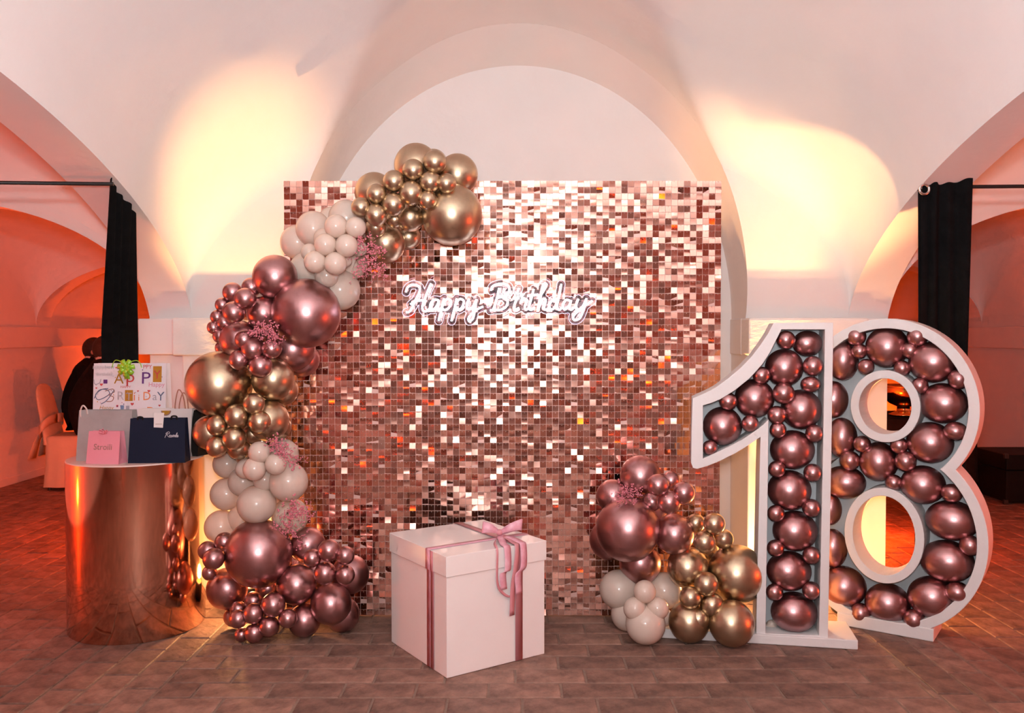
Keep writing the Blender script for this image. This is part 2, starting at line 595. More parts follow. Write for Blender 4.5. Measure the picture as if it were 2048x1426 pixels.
# ------------------------------------------------------------------ floor bricks
BL, BW, J = 0.28, 0.141, 0.009
bricks = []                       # x0, y0, x1, y1
XBL, XBR = -1.36, 1.62
y = -6.5
r = 0
while y < 12.3:
    y1 = y + BW
    if y < YB:
        off = (r % 2) * BL * 0.5 + rnd.uniform(-0.03, 0.03)
        x = XBL - BL + off
        while x < XBR:
            a, b = max(x, XBL), min(x + BL, XBR)
            if b - a > 0.03: bricks.append((a, y, b, y1))
            x += BL
    y = y1
    r += 1
for lo, hi in ((-6.0, XBL), (XBR, 6.0)):
    n = int(round((hi - lo) / BW))
    bw = (hi - lo) / n
    for k in range(n):
        yy = -6.5 + (k % 2) * BL * 0.5 + rnd.uniform(-0.04, 0.04)
        while yy < 12.3:
            bricks.append((lo + k * bw, yy, lo + (k + 1) * bw, yy + BL))
            yy += BL


def in_view(q):
    x, y = (q[0] + q[2]) / 2, (q[1] + q[3]) / 2
    if y < 3.05: return False
    px = 1024 + x / y * F
    return -40 < px < 2090


vis = sorted([q for q in bricks if in_view(q) and q[1] < YB], key=lambda q: q[1])
near = set(vis[:300])


def brick_geo(L, Wd, h=0.012, c=0.004):
    x, y = L / 2, Wd / 2
    v = [(-x, -y, -h), (x, -y, -h), (x, y, -h), (-x, y, -h), (-x, -y, -c * 0.7), (x, -y, -c * 0.7), (x, y, -c * 0.7), (-x, y, -c * 0.7),
         (-x + c, -y + c, 0), (x - c, -y + c, 0), (x - c, y - c, 0), (-x + c, y - c, 0)]
    f = [(8, 9, 10, 11)]
    for k in range(4):
        l = (k + 1) % 4
        f += [(k, l, 4 + l, 4 + k), (4 + k, 4 + l, 8 + l, 8 + k)]
    return v, f


cache = {}
far = MB()
for q in bricks:
    x0, y0, x1, y1 = q
    L, Wd = round(x1 - x0 - J, 3), round(y1 - y0 - J, 3)
    if L <= 0.01: continue
    c = Vector(((x0 + x1) / 2, (y0 + y1) / 2, rnd.uniform(-0.0015, 0.0008)))
    if q in near:
        if (L, Wd) not in cache:
            v, f = brick_geo(L, Wd)
            me = bpy.data.meshes.new('brick')
            me.from_pydata(v, [], f)
            me.materials.append(M['brick_one'])
            cache[(L, Wd)] = me
        o = bpy.data.objects.new('brick', cache[(L, Wd)])
        COL.objects.link(o)
        o.parent = floor
        o.location = c
        o.rotation_euler = (rnd.uniform(-0.004, 0.004), rnd.uniform(-0.003, 0.003), rnd.uniform(-0.008, 0.008))
    elif -5.0 < c.x < 5.0:
        v, f = brick_geo(L, Wd)
        far.add([Vector(p) + c for p in v], f)
tag(mesh('brick_field', far.v, far.f, 'brick_many', floor), kind='stuff')

# ------------------------------------------------------------------ sequin backdrop
NS = 70
PITCHS = 0.03
YP = 4.175
PX0 = -0.045 - NS * PITCHS / 2
backdrop = empty('sequin_backdrop', (-0.045, YP, 0), 'tall square backdrop of rose gold shimmering sequins in front of the niche', 'backdrop')
pm = bpy.data.meshes.new('backing_panel')
b_ = MB().box((0.0006, 0.004, 0.0006), (0.2994, 0.010, 0.2994))
pm.from_pydata([tuple(v) for v in b_.v], [], b_.f)
pm.materials.append(M['sequin_back'])
for i in range(7):
    for j in range(7):
        o = bpy.data.objects.new('backing_panel', pm)
        COL.objects.link(o)
        o.parent = backdrop
        o.location = (PX0 + i * 0.3 + 0.045, 0, j * 0.3 + 0.004)
for x in (PX0 + 0.02, -0.045, -PX0 - 0.11):
    MB().box((x - 0.015, YP + 0.012, 0.0), (x + 0.015, YP + 0.042, 2.10)).obj('frame_post', 'black_metal', backdrop)
for x in (PX0 + 0.02, -PX0 - 0.11):
    MB().box((x - 0.02, YP + 0.012, 0.0), (x + 0.02, YP + 0.33, 0.02)).obj('frame_foot', 'black_metal', backdrop)
MB().box((PX0 + 0.02, YP + 0.012, 2.06), (-PX0 - 0.11, YP + 0.042, 2.09)).obj('frame_rail', 'black_metal', backdrop)


def sequin_geo(bend):
    h = 0.01415
    v, f = [], []
    for i in range(4):
        z = -2 * h * i / 3
        d = bend * (i / 3) * (i / 3)
        v += [(-h, -d, z), (h, -d, z)]
    for i in range(3):
        f.append((2 * i, 2 * i + 1, 2 * i + 3, 2 * i + 2))
    return v, f


def pin_geo():
    r = 0.0013
    return [(-r, -0.0011, -0.0027), (r, -0.0011, -0.0027), (r, -0.0011, -0.0027 - 2 * r), (-r, -0.0011, -0.0027 - 2 * r), (0, -0.0022, -0.0027 - r)], \
           [(0, 1, 4), (1, 2, 4), (2, 3, 4), (3, 0, 4)]


def hidden(px, py):
    if 775 < px < 1100 and py > 1040: return True
    if px > 1185 and py > 905: return True
    if px < 745 and py > 470: return True
    if px < 970 and py < 500: return True
    if 805 < px < 1195 and 560 < py < 655: return True
    return False


sq_list = []
for i in range(NS):
    for j in range(NS):
        x = PX0 + (i + 0.5) * PITCHS
        z = 2.10 - j * PITCHS + 0.0035
        t = rnd.random()
        if t < 0.38:
            pit, yaw = rnd.gauss(1.0, 2.6), rnd.gauss(0, 1.6)
        elif t < 0.78:
            pit, yaw = rnd.gauss(1.0, 6.0), rnd.gauss(0, 2.8)
        else:
            pit, yaw = rnd.gauss(2, 12), rnd.gauss(0, 4)
        bend = rnd.choice((0, 1, 1, 2, 3, 4))
        sq_list.append((x, z, R(pit), R(yaw), bend))
bends = [0.0, 0.0006, 0.0014, -0.0008, 0.0022]
cand = []
for k, (x, z, p_, y_, b) in enumerate(sq_list):
    px = 1024 + x / YP * F
    py = 670 - (z - EYE) / YP * F
    if not hidden(px, py):
        cand.append(((px - 1024) ** 2 + (py - 700) ** 2, k))
near_s = set(k for d, k in sorted(cand)[:300])
sm = []
for bd in bends:
    v, f = sequin_geo(bd)
    pv, pf = pin_geo()
    me = bpy.data.meshes.new('sequin')
    me.from_pydata(v + pv, [], f + [tuple(i + len(v) for i in q) for q in pf])
    me.materials.append(M['sequin'])
    me.materials.append(M['pin'])
    mi = [0] * len(f) + [1] * len(pf)
    me.polygons.foreach_set('material_index', mi)
    me.polygons.foreach_set('use_smooth', [True] * len(f) + [False] * len(pf))
    sm.append(me)
BV, BF, BM = [], [], []
for k, (x, z, pit, yaw, b) in enumerate(sq_list):
    if k in near_s:
        o = bpy.data.objects.new('sequin', sm[b])
        COL.objects.link(o)
        o.parent = backdrop
        o.location = (x + 0.045, -0.001, z)
        o.rotation_euler = (pit, 0, yaw)
        continue
    v, f = sequin_geo(bends[b])
    pv, pf = pin_geo()
    mt = Matrix.Translation((x + 0.045, -0.001, z)) @ Matrix.Rotation(yaw, 4, 'Z') @ Matrix.Rotation(pit, 4, 'X')
    n = len(BV)
    BV += [tuple(mt @ Vector(p)) for p in v + pv]
    BF += [tuple(i + n for i in q) for q in f] + [tuple(i + n + len(v) for i in q) for q in pf]
    BM += [0] * len(f) + [1] * len(pf)
me = bpy.data.meshes.new('sequin_field')
me.from_pydata(BV, [], BF)
me.materials.append(M['sequin'])
me.materials.append(M['pin'])
me.polygons.foreach_set('material_index', BM)
me.polygons.foreach_set('use_smooth', [m == 0 for m in BM])
o = bpy.data.objects.new('sequin_field', me)
COL.objects.link(o)
o.parent = backdrop
tag(o, kind='stuff')

# ------------------------------------------------------------------ neon sign
NEON = [
    [(105, 265), (125, 215), (180, 192), (235, 212), (238, 265), (205, 330), (170, 410), (140, 455), (108, 462)],
    [(352, 180), (325, 240), (295, 320), (268, 400), (275, 445), (310, 448), (348, 415)],
    [(150, 385), (200, 352), (300, 342)],
    [(425, 345), (385, 338), (348, 375), (345, 428), (380, 432), (415, 385), (428, 345), (412, 415), (432, 440), (458, 408)],
    [(478, 325), (458, 420), (436, 500), (425, 545)],
    [(470, 375), (508, 332), (545, 352), (530, 410), (490, 440), (458, 425)],
    [(602, 325), (582, 420), (560, 500), (550, 548)],
    [(592, 375), (632, 332), (670, 352), (655, 410), (615, 440), (582, 425)],
    [(722, 330), (700, 390), (715, 432), (755, 412), (795, 335)],
    [(795, 335), (778, 430), (760, 520), (722, 548), (722, 505), (790, 440), (860, 405)],
    [(1015, 225), (992, 330), (958, 430), (925, 445)],
    [(935, 250), (955, 205), (1035, 182), (1105, 205), (1110, 262), (1060, 308), (1005, 318)],
    [(1050, 312), (1098, 350), (1080, 410), (1020, 438), (955, 432)],
    [(1188, 330), (1162, 400), (1172, 437), (1210, 418)],
    [(1208, 225), (1196, 262)],
    [(1225, 365), (1250, 328), (1288, 345), (1266, 400), (1275, 437), (1308, 415)],
    [(1352, 235), (1326, 340), (1305, 415), (1330, 438), (1362, 410)],
    [(1290, 302), (1395, 288)],
    [(1395, 330), (1450, 250), (1478, 190), (1445, 190), (1422, 300), (1392, 435), (1440, 335), (1470, 345), (1452, 418), (1475, 437), (1505, 410)],
    [(1580, 352), (1535, 345), (1505, 395), (1525, 435), (1572, 395), (1605, 280), (1622, 185)],
    [(1605, 280), (1580, 400), (1600, 437), (1636, 410)],
    [(1712, 350), (1668, 342), (1636, 390), (1655, 435), (1698, 395), (1718, 345), (1702, 415), (1720, 437), (1750, 408)],
    [(1788, 330), (1765, 395), (1785, 435), (1830, 405), (1868, 325)],
    [(1868, 325), (1842, 430), (1800, 520), (1745, 535), (1745, 490), (1830, 415), (1925, 348)],
]
YN = YP - 0.055
sign = empty('neon_sign', at(990, 640, YN), 'white glowing neon script reading Happy Birthday on the sequin backdrop', 'neon sign')
paths = []
for st in NEON:
    paths.append(catmull([at(790 + u * 0.2051, 530 + v * 0.2051, YN) for u, v in st], 6))
for p in paths:
    MB().tube(p, 0.0050, 8).obj('neon_tube', 'neon', sign, True)
# clear acrylic plate cut round the lettering
step = 0.004
allp = np.array([(q.x, q.z) for p in paths for q in p])
segs = np.array([((a.x, a.z), (b.x, b.z)) for p in paths for a, b in zip(p[:-1], p[1:])])
x0, z0 = allp.min(0) - 0.04
x1, z1 = allp.max(0) + 0.04
gx = np.arange(x0, x1, step)
gz = np.arange(z0, z1, step)
GX, GZ = np.meshgrid(gx, gz, indexing='ij')
D = np.full(GX.shape, 9.0)
for (ax, az), (bx, bz) in segs:
    vx, vz = bx - ax, bz - az
    L2 = max(vx * vx + vz * vz, 1e-12)
    t = np.clip(((GX - ax) * vx + (GZ - az) * vz) / L2, 0, 1)
    D = np.minimum(D, np.hypot(GX - ax - t * vx, GZ - az - t * vz))
RAD = 0.019
yf, yb = YN + 0.012, YN + 0.017
edge = MB()
plate = MB()
for i in range(len(gx) - 1):
    for j in range(len(gz) - 1):
        c = [(i, j), (i + 1, j), (i + 1, j + 1), (i, j + 1)]
        d = [D[q] - RAD for q in c]
        ins = [q < 0 for q in d]
        if all(ins):
            plate.add([(gx[a], yf, gz[b]) for a, b in c], [(0, 1, 2, 3)])
            continue
        if not any(ins): continue
        cut = []
        for k in range(4):
            l = (k + 1) % 4
            if ins[k] != ins[l]:
                t = d[k] / (d[k] - d[l])
                a, b = c[k], c[l]
                cut.append((gx[a[0]] + (gx[b[0]] - gx[a[0]]) * t, gz[a[1]] + (gz[b[1]] - gz[a[1]]) * t))
        for k in range(0, len(cut) - 1, 2):
            (ax, az), (bx, bz) = cut[k], cut[k + 1]
            ex, ez = bx - ax, bz - az
            ln = math.hypot(ex, ez)
            if ln < 1e-6: continue
            nx, nz = -ez / ln * 0.0011, ex / ln * 0.0011
            edge.add([(ax - nx, yf, az - nz), (bx - nx, yf, bz - nz), (bx + nx, yf, bz + nz), (ax + nx, yf, az + nz),
                      (ax - nx, yb, az - nz), (bx - nx, yb, bz - nz), (bx + nx, yb, bz + nz), (ax + nx, yb, az + nz)],
                     [(0, 1, 2, 3), (4, 5, 6, 7), (0, 1, 5, 4), (3, 2, 6, 7)])
mesh('acrylic_edge', edge.v, edge.f, 'acrylic_edge', sign)
solid(mesh('acrylic_plate', plate.v, plate.f, 'acrylic', sign), 0.003, 1)
for px, py in ((850, 625), (1000, 615), (1140, 618)):
    p = at(px, py, YN + 0.02)
    MB().tube([p, p + Vector((0, 0.036, 0))], 0.004, 8).obj('standoff', 'steel', sign)

# ------------------------------------------------------------------ balloons
def balloon_mesh(mat):
    me = bpy.data.meshes.new('balloon_' + mat)
    bm = bmesh.new()
    bmesh.ops.create_uvsphere(bm, u_segments=36, v_segments=22, radius=1.0)
    for v in bm.verts:
        z = v.co.z
        if z < 0:
            v.co.z *= 1.0 + 0.05 * z * z
            k = 1 - 0.04 * (-z) ** 3
            v.co.x *= k
            v.co.y *= k
    # neck and rolled lip of the knot
    pv = None
    for (rr, zz) in ((0.09, -1.02), (0.035, -1.09), (0.075, -1.14), (0.05, -1.16)):
        ring = [bm.verts.new((rr * math.cos(2 * math.pi * k / 10), rr * math.sin(2 * math.pi * k / 10), zz)) for k in range(10)]
        if pv:
            for k in range(10):
                bm.faces.new((pv[k], pv[(k + 1) % 10], ring[(k + 1) % 10], ring[k]))
        pv = ring
    bmesh.ops.recalc_face_normals(bm, faces=bm.faces)
    bm.to_mesh(me)
    bm.free()
    me.polygons.foreach_set('use_smooth', [True] * len(me.polygons))
    me.materials.append(M[mat])
    return me


BME = {k: balloon_mesh(k) for k in ('gold', 'mauve', 'cream')}
ORD = ['first', 'second', 'third', 'fourth', 'fifth', 'sixth', 'seventh', 'eighth', 'ninth', 'tenth', 'eleventh', 'twelfth', 'thirteenth',
       'fourteenth', 'fifteenth', 'sixteenth', 'seventeenth', 'eighteenth', 'nineteenth', 'twentieth', 'twenty-first', 'twenty-second', 'twenty-third', 'twenty-fourth']
CNAME = {'gold': 'chrome gold', 'mauve': 'chrome mauve', 'cream': 'cream'}


def place_balloon(p, rx, rz, mat, tilt=None):
    o = bpy.data.objects.new('balloon', BME[mat])
    COL.objects.link(o)
    o.location = p
    o.scale = (rx, (rx + rz) / 2, rz)
    # the knot points back into the bunch
    o.rotation_euler = tilt or (R(90) + rnd.uniform(-0.5, 0.5), rnd.uniform(-0.4, 0.4), rnd.uniform(-0.5, 0.5))
    if not tilt:
        o.scale = (rx, rz, (rx + rz) / 2)
    return o


def bunch(crop, scale, mat, size, region, items, order='left'):
    """items: (u, v, r[, layer]) in the units of a crop with origin crop and scale"""
    its = []
    for it in items:
        u, v, r = it[:3]
        lay = it[3] if len(it) > 3 else (0 if size == 'small' else 1)
        px, py, pr = crop[0] + u * scale, crop[1] + v * scale, r * scale
        Y = {0: 3.79, 1: 3.90, 2: 4.00, 3: 4.06}[lay]
        Y = min(Y, YP - 0.02 - pr * Y / F)
        for _ in range(3):
            c = at(px, py, Y)
            rr = pr * Y / F
            if c.z < rr:
                Y *= (EYE - rr) / (EYE - c.z)
        c = at(px, py, Y)
        its.append((px, py, c, pr * Y / F * 1.03))
    its.sort(key=lambda t: t[0])
    for k, (px, py, c, rr) in enumerate(its):
        o = place_balloon(c, rr, rr * rnd.uniform(1.0, 1.03), mat)
        if len(its) == 1:
            lab = f'{size} {CNAME[mat]} balloon {region}'
        else:
            lab = f'{size} {CNAME[mat]} balloon, {ORD[k]} from left {region}'
        tag(o, lab, 'balloon', f'{size} {CNAME[mat]} balloons {region}')


cE, sE = (660, 270), 0.2033
bunch(cE, sE, 'gold', 'large', 'atop the balloon arch', [(850, 305, 212, 1), (1020, 272, 128, 2), (1255, 387, 193, 2), (437, 563, 187, 2), (545, 1060, 190, 2), (790, 812, 135, 1), (775, 1000, 118, 3)])
bunch(cE, sE, 'gold', 'huge', 'at the right tip of the balloon arch', [(1200, 785, 287, 1)])
bunch(cE, sE, 'gold', 'small', 'in the cluster atop the arch', [(1030, 265, 112), (820, 345, 103), (630, 455, 105), (985, 460, 104), (1145, 475, 94), (800, 570, 117), (460, 580, 98),
      (625, 680, 110), (305, 710, 94), (455, 785, 108), (960, 640, 94), (795, 720, 78, 1), (635, 830, 82, 1), (450, 905, 98, 1)])
cW, sW = (560, 360), 0.1402
bunch(cW, sW, 'cream', 'large', 'below the gold arch top', [(950, 545, 250, 2), (740, 580, 190, 3), (475, 695, 240, 2), (250, 890, 235, 3), (390, 1268, 240, 2), (860, 1570, 275, 2), (1000, 1180, 240, 3), (700, 1000, 220, 3)])
bunch(cW, sW, 'cream', 'small', 'below the gold arch top', [(800, 660, 160), (1080, 675, 143), (650, 920, 155), (950, 935, 158), (620, 830, 135, 1), (420, 1030, 120, 1), (500, 1165, 152),
      (790, 1190, 157), (1130, 980, 110, 1), (935, 1150, 90, 1), (665, 1365, 165, 1)])
cD, sD = (360, 280), 0.3364
bunch(cD, sD, 'mauve', 'huge', 'left of the neon sign', [(750, 1030, 197, 1)])
bunch(cD, sD, 'mauve', 'large', 'on the upper left bend', [(565, 815, 128, 1), (497, 1028, 96, 1), (350, 1187, 110, 1), (672, 1243, 127, 2), (728, 1305, 98, 3), (500, 1130, 100, 3), (400, 990, 80, 3)])
bunch(cD, sD, 'mauve', 'small', 'on the upper left bend', [(312, 905, 56, 1), (425, 875, 56, 1), (388, 943, 62), (252, 980, 42, 1), (320, 1025, 64), (222, 1052, 40, 1), (264, 1085, 45, 1), (200, 1115, 38, 1),
      (238, 1165, 42, 1), (250, 1235, 40, 2), (382, 1187, 54), (432, 1243, 66), (545, 1240, 58), (352, 1308, 58), (478, 1345, 67)])
cF, sF = (360, 690), 0.2735
bunch(cF, sF, 'gold', 'huge', 'on the left side of the arch', [(285, 285, 233, 1)])
bunch(cF, sF, 'gold', 'large', 'beside the huge gold one at left', [(680, 250, 150, 1), (752, 330, 108, 2), (645, 550, 147, 1), (718, 600, 92, 2), (220, 640, 122, 1), (480, 520, 120, 3), (400, 690, 110, 3)])
bunch(cF, sF, 'gold', 'small', 'in the left gold cluster', [(540, 430, 77), (415, 520, 86), (580, 563, 80), (272, 588, 73), (165, 645, 60, 1), (395, 680, 84), (268, 742, 76), (535, 650, 74, 1), (430, 755, 80, 1), (600, 705, 60, 2), (470, 820, 60, 2)])
bunch(cF, sF, 'cream', 'small', 'above the lower mauve heap', [(580, 785, 78), (545, 905, 82), (700, 870, 76), (618, 985, 80, 1), (475, 905, 68, 1)])
bunch(cF, sF, 'cream', 'large', 'above the lower mauve heap', [(752, 803, 112, 2), (793, 1000, 138, 1), (560, 1165, 138, 1), (460, 1000, 104, 2), (805, 1252, 130, 2), (340, 1090, 115, 3), (300, 1330, 117, 3), (345, 870, 100, 3), (450, 1270, 100, 3), (640, 1090, 110, 3)])
cG, sG = (380, 1020), 0.1964
bunch(cG, sG, 'mauve', 'huge', 'in the heap beside the copper drum', [(695, 440, 333, 1)])
bunch(cG, sG, 'mauve', 'large', 'in the heap beside the copper drum', [(1195, 355, 177, 2), (378, 800, 202, 2), (1085, 760, 197, 1), (1435, 955, 205, 1), (1630, 655, 190, 2), (1550, 1065, 170, 3), (1165, 1125, 160, 2), (790, 790, 120, 3), (440, 1090, 95, 2), (720, 1000, 150, 3), (1300, 620, 150, 3)])
bunch(cG, sG, 'mauve', 'small', 'in the heap beside the copper drum', [(350, 325, 95, 1), (180, 415, 95, 1), (240, 497, 106), (200, 640, 75, 1), (1415, 410, 109), (1580, 463, 92), (1245, 490, 90), (1375, 645, 110),
      (1580, 660, 96), (645, 925, 90, 1), (490, 1110, 92), (650, 1055, 102), (850, 965, 117), (490, 1010, 80, 1), (805, 1185, 102), (995, 1105, 93), (655, 1252, 96), (525, 1270, 70, 1)])
cH, sH = (1160, 890), 0.2946
bunch(cH, sH, 'mauve', 'huge', 'right of the gift box', [(325, 570, 210, 1)])
bunch(cH, sH, 'mauve', 'large', 'in the right hand bunch', [(410, 210, 135, 2), (222, 345, 108, 2), (638, 605, 130, 1), (408, 800, 138, 2), (195, 645, 128, 3), (470, 480, 120, 3)])
bunch(cH, sH, 'mauve', 'small', 'left of the number one', [(530, 272, 73), (618, 240, 60, 1), (704, 325, 73), (604, 388, 76), (490, 385, 63, 1)])
bunch(cH, sH, 'gold', 'large', 'at the foot of number one', [(730, 830, 137, 1), (740, 1200, 135, 1), (1028, 1210, 150, 1), (860, 720, 80, 3)])
bunch(cH, sH, 'gold', 'huge', 'at the foot of number one', [(1062, 875, 190, 1)])
bunch(cH, sH, 'gold', 'small', 'at the foot of number one', [(785, 530, 62, 1), (911, 535, 71), (845, 660, 73), (975, 638, 64, 1), (857, 943, 79), (750, 1035, 73), (895, 1085, 78), (802, 1180, 76)])
bunch(cH, sH, 'cream', 'large', 'at the foot of right hand bunch', [(265, 980, 130, 2), (572, 990, 120, 2), (318, 1150, 105, 3), (445, 1215, 132, 1), (430, 1050, 120, 3)])
bunch(cH, sH, 'cream', 'small', 'at the foot of right hand bunch', [(440, 995, 74), (372, 1110, 76), (525, 1108, 76), (455, 1235, 78), (575, 1170, 58, 1)])

# dried pink flower sprays tucked between the balloons
ico = bpy.data.meshes.new('ico')
bm = bmesh.new()
bmesh.ops.create_icosphere(bm, subdivisions=1, radius=1)
IV = [v.co.copy() for v in bm.verts]
IF = [tuple(v.index for v in f.verts) for f in bm.faces]
bm.free()


def spray(root, tips, n, spread, label, depth):
    r0 = at(*root, depth + 0.05)
    o = empty('flower_spray', r0, label, 'dried flowers', 'dried pink flower sprays')
    st, bl = MB(), MB()
    for k in range(n):
        t = rnd.choice(tips)
        p = at(t[0] + rnd.gauss(0, spread), t[1] + rnd.gauss(0, spread), depth - 0.05 + rnd.uniform(-0.02, 0.03))
        if k % 9 == 0:
            mid = r0.lerp(p, 0.55) + Vector((rnd.uniform(-.01, .01), -0.015, rnd.uniform(-.01, .01)))
            st.tube([r0, mid, p], 0.0006, 4)
        s = rnd.uniform(0.0022, 0.0046)
        for q in range(3):
            c = p + Vector((rnd.gauss(0, .005), rnd.gauss(0, .005), rnd.gauss(0, .005)))
            bl.add([c + v * s for v in IV], IF)
    mesh('stem', st.v, st.f, 'stem', o)
    tag(mesh('blossom', bl.v, bl.f, 'flower', o), kind='stuff')


spray((712, 520), [(735, 490), (742, 510), (730, 530), (755, 500), (715, 490), (725, 545), (765, 540)], 150, 11, 'pink dried flowers between cream and gold balloons near arch top', 3.84)
spray((528, 668), [(525, 660), (540, 668), (515, 662), (550, 680)], 130, 9, 'pink dried flowers among mauve balloons left of the neon sign', 3.80)
spray((555, 905), [(555, 895), (570, 905), (580, 915), (562, 900), (590, 925), (545, 885)], 140, 9, 'pink dried flowers on the upper of two cream balloons at left', 3.82)
spray((575, 1025), [(580, 1015), (590, 1028), (600, 1020), (575, 1040), (610, 1030), (570, 1060), (590, 1075)], 180, 11, 'pink dried flowers above the huge mauve balloon near the floor', 3.84)
spray((1262, 988), [(1250, 982), (1262, 988), (1272, 990), (1245, 995)], 80, 8, 'pink dried flowers among mauve balloons right of the gift box', 3.86)

# ------------------------------------------------------------------ number one
A = fl(1400, 1279)
B = fl(1715, 1298)
d1 = (B - A).normalized()
n1 = Vector((d1.y, -d1.x, 0))        # towards the viewer
if n1.y > 0: n1 = -n1


def on_plane(px, py, P0, nrm):
    q = at(px, py, 1.0) - Vector((0, 0, EYE))
    t = (P0 - Vector((0, 0, EYE))).dot(nrm) / q.dot(nrm)
    return Vector((0, 0, EYE)) + q * t


def resample(poly, n):
    """n points evenly along a closed polyline"""
    P = [Vector(p) for p in poly]
    P.append(P[0])
    L = [0]
    for a, b in zip(P[:-1], P[1:]): L.append(L[-1] + (b - a).length)
    out, k = [], 0
    for i in range(n):
        t = L[-1] * i / n
        while L[k + 1] < t: k += 1
        out.append(P[k].lerp(P[k + 1], (t - L[k]) / max(1e-9, L[k + 1] - L[k])))
    return out


ONE_D = 0.17
out_px = [(1385, 797), (1408, 787), (1430, 776), (1456, 757), (1482, 735), (1504, 712), (1522, 688), (1536, 667), (1547, 646), (1607, 645), (1667, 645),
          (1663, 900), (1656, 1282), (1585, 1280), (1512, 1276), (1519, 950), (1521, 874), (1505, 885), (1490, 895), (1470, 907), (1440, 922), (1415, 932), (1394, 938), (1386, 936), (1382, 926), (1383, 860)]
in_px = [(1406, 811), (1423, 806), (1440, 799), (1468, 782), (1499, 757), (1512, 743), (1526, 727), (1540, 705), (1563, 659), (1607, 659), (1650, 659),
         (1646, 900), (1638, 1271), (1585, 1269), (1531, 1267), (1536, 950), (1537, 839), (1527, 849), (1516, 858), (1485, 879), (1462, 891), (1435, 904), (1420, 911), (1409, 916), (1406, 917), (1406, 860)]


def numeral_rim(name, outer, inner, nrm, depth, parent, mat='white_foam'):
    """a raised wall following an outline: front edge, inner and outer faces"""
    n = len(outer)
    back = -nrm * depth
    v = outer + inner + [p + back for p in inner] + [p + back for p in outer]
    f = []
    for i in range(n):
        j = (i + 1) % n
        f += [(i, j, n + j, n + i), (n + i, n + j, 2 * n + j, 2 * n + i), (2 * n + i, 2 * n + j, 3 * n + j, 3 * n + i), (3 * n + i, 3 * n + j, j, i)]
    return mesh(name, v, f, mat, parent)


one = empty('number_one', (A + B) / 2, 'tall white foam number one box filled with mauve balloons', 'number')
o_out = [on_plane(x, y, A, n1) for x, y in out_px]
o_in = [on_plane(x, y, A, n1) for x, y in in_px]
bevel(numeral_rim('frame', o_out, o_in, n1, ONE_D, one), 0.004)


def filled(name, poly, nrm, shift, thick, parent, mat):
    off = -nrm * shift
    n = len(poly)
    v = [p + off for p in poly] + [p + off - nrm * thick for p in poly]
    f = [tuple(range(n)), tuple(reversed(range(n, 2 * n)))] + [(i, (i + 1) % n, n + (i + 1) % n, n + i) for i in range(n)]
    return mesh(name, v, f, mat, parent)


mid = [a.lerp(b, 0.5) for a, b in zip(o_out, o_in)]
filled('back_board', mid, n1, ONE_D - 0.014, 0.014, one, 'board_grey')
# base plate
b0 = fl(1318, 1274) - Vector((0, 0, 0))
b0 = A + d1 * ((b0 - A).dot(d1))
b1 = B.copy()
base = [b0 + n1 * 0.012, b1 + n1 * 0.012, b1 - n1 * 0.24, b0 - n1 * 0.24]
hgt = 0.042
bevel(mesh('base_plate', base + [p + Vector((0, 0, hgt)) for p in base], [(0, 1, 2, 3), (4, 5, 6, 7), (0, 1, 5, 4), (1, 2, 6, 5), (2, 3, 7, 6), (3, 0, 4, 7)], 'white_foam', one), 0.004)


def numeral_balloons(items, P0, nrm, size, where, fdepth):
    its = []
    for (px, py, rx, rz) in items:
        c0 = on_plane(px, py, P0 - nrm * fdepth, nrm)
        its.append((px, py, c0, rx * c0.y / F, rz * c0.y / F))
    its.sort(key=lambda t: (t[1], t[0]))
    for k, (px, py, c, rx, rz) in enumerate(its):
        o = bpy.data.objects.new('balloon', BME['mauve'])
        COL.objects.link(o)
        o.location = c
        o.scale = (rx, rz, min(rx, rz) if size == 'large' else rx)
        o.rotation_euler = (R(90), 0, math.atan2(-nrm.x, nrm.y) + math.pi + rnd.uniform(-.2, .2))
        tag(o, f'{size} chrome mauve balloon, {ORD[k]} from top {where}', 'balloon', f'{size} mauve balloons {where}')


cI, sI, cJ, sJ = (1380, 620), 0.2384, (1380, 940), 0.2665


def cv(c, s, L):
    return [(c[0] + t[0] * s, c[1] + t[1] * s, t[2] * s, (t[3] if len(t) > 3 else t[2]) * s) for t in L]


numeral_balloons(cv(cI, sI, [(985, 280, 122, 108), (790, 482, 157), (540, 740, 163), (272, 972, 162), (932, 832, 167), (858, 1170, 182, 163)]) +
                 cv(cJ, sJ, [(745, 150, 160, 150), (788, 455, 165, 150), (742, 755, 165, 147), (780, 1065, 170, 150)]), A, n1, 'large', 'inside the number one', 0.075)
numeral_balloons(cv(cI, sI, [(805, 250, 77), (1032, 470, 84), (1012, 622, 82, 67), (600, 547, 72), (785, 697, 90), (730, 880, 77), (738, 1005, 69), (320, 765, 74), (505, 952, 71), (168, 1155, 64), (1045, 1035, 75)]) +
                 cv(cJ, sJ, [(652, -8, 63), (922, 20, 68), (645, 325, 63), (912, 285, 68), (642, 585, 63), (912, 640, 66), (635, 915, 63), (912, 905, 68)]), A, n1, 'small', 'inside the number one', 0.028)
# slack cream balloons left lying at the bottom
for k, (u, v, r) in enumerate(((612, 1160, 42), (898, 1195, 32))):
    px, py = cJ[0] + u * sJ, cJ[1] + v * sJ
    c = on_plane(px, py, A - n1 * 0.11, n1)
    o = place_balloon(c, r * sJ * c.y / F, r * sJ * c.y / F * 0.85, 'cream')
    tag(o, 'tiny slack cream balloon lying at the %s bottom corner inside number one' % ('left', 'right')[k], 'balloon', 'slack cream balloons in the number one')

# ------------------------------------------------------------------ number eight
E0 = fl(1700, 1253)
ang = R(35)
d8 = Vector((math.cos(ang), -math.sin(ang), 0))
n8 = Vector((-math.sin(ang), -math.cos(ang), 0))
EIGHT_D = 0.165


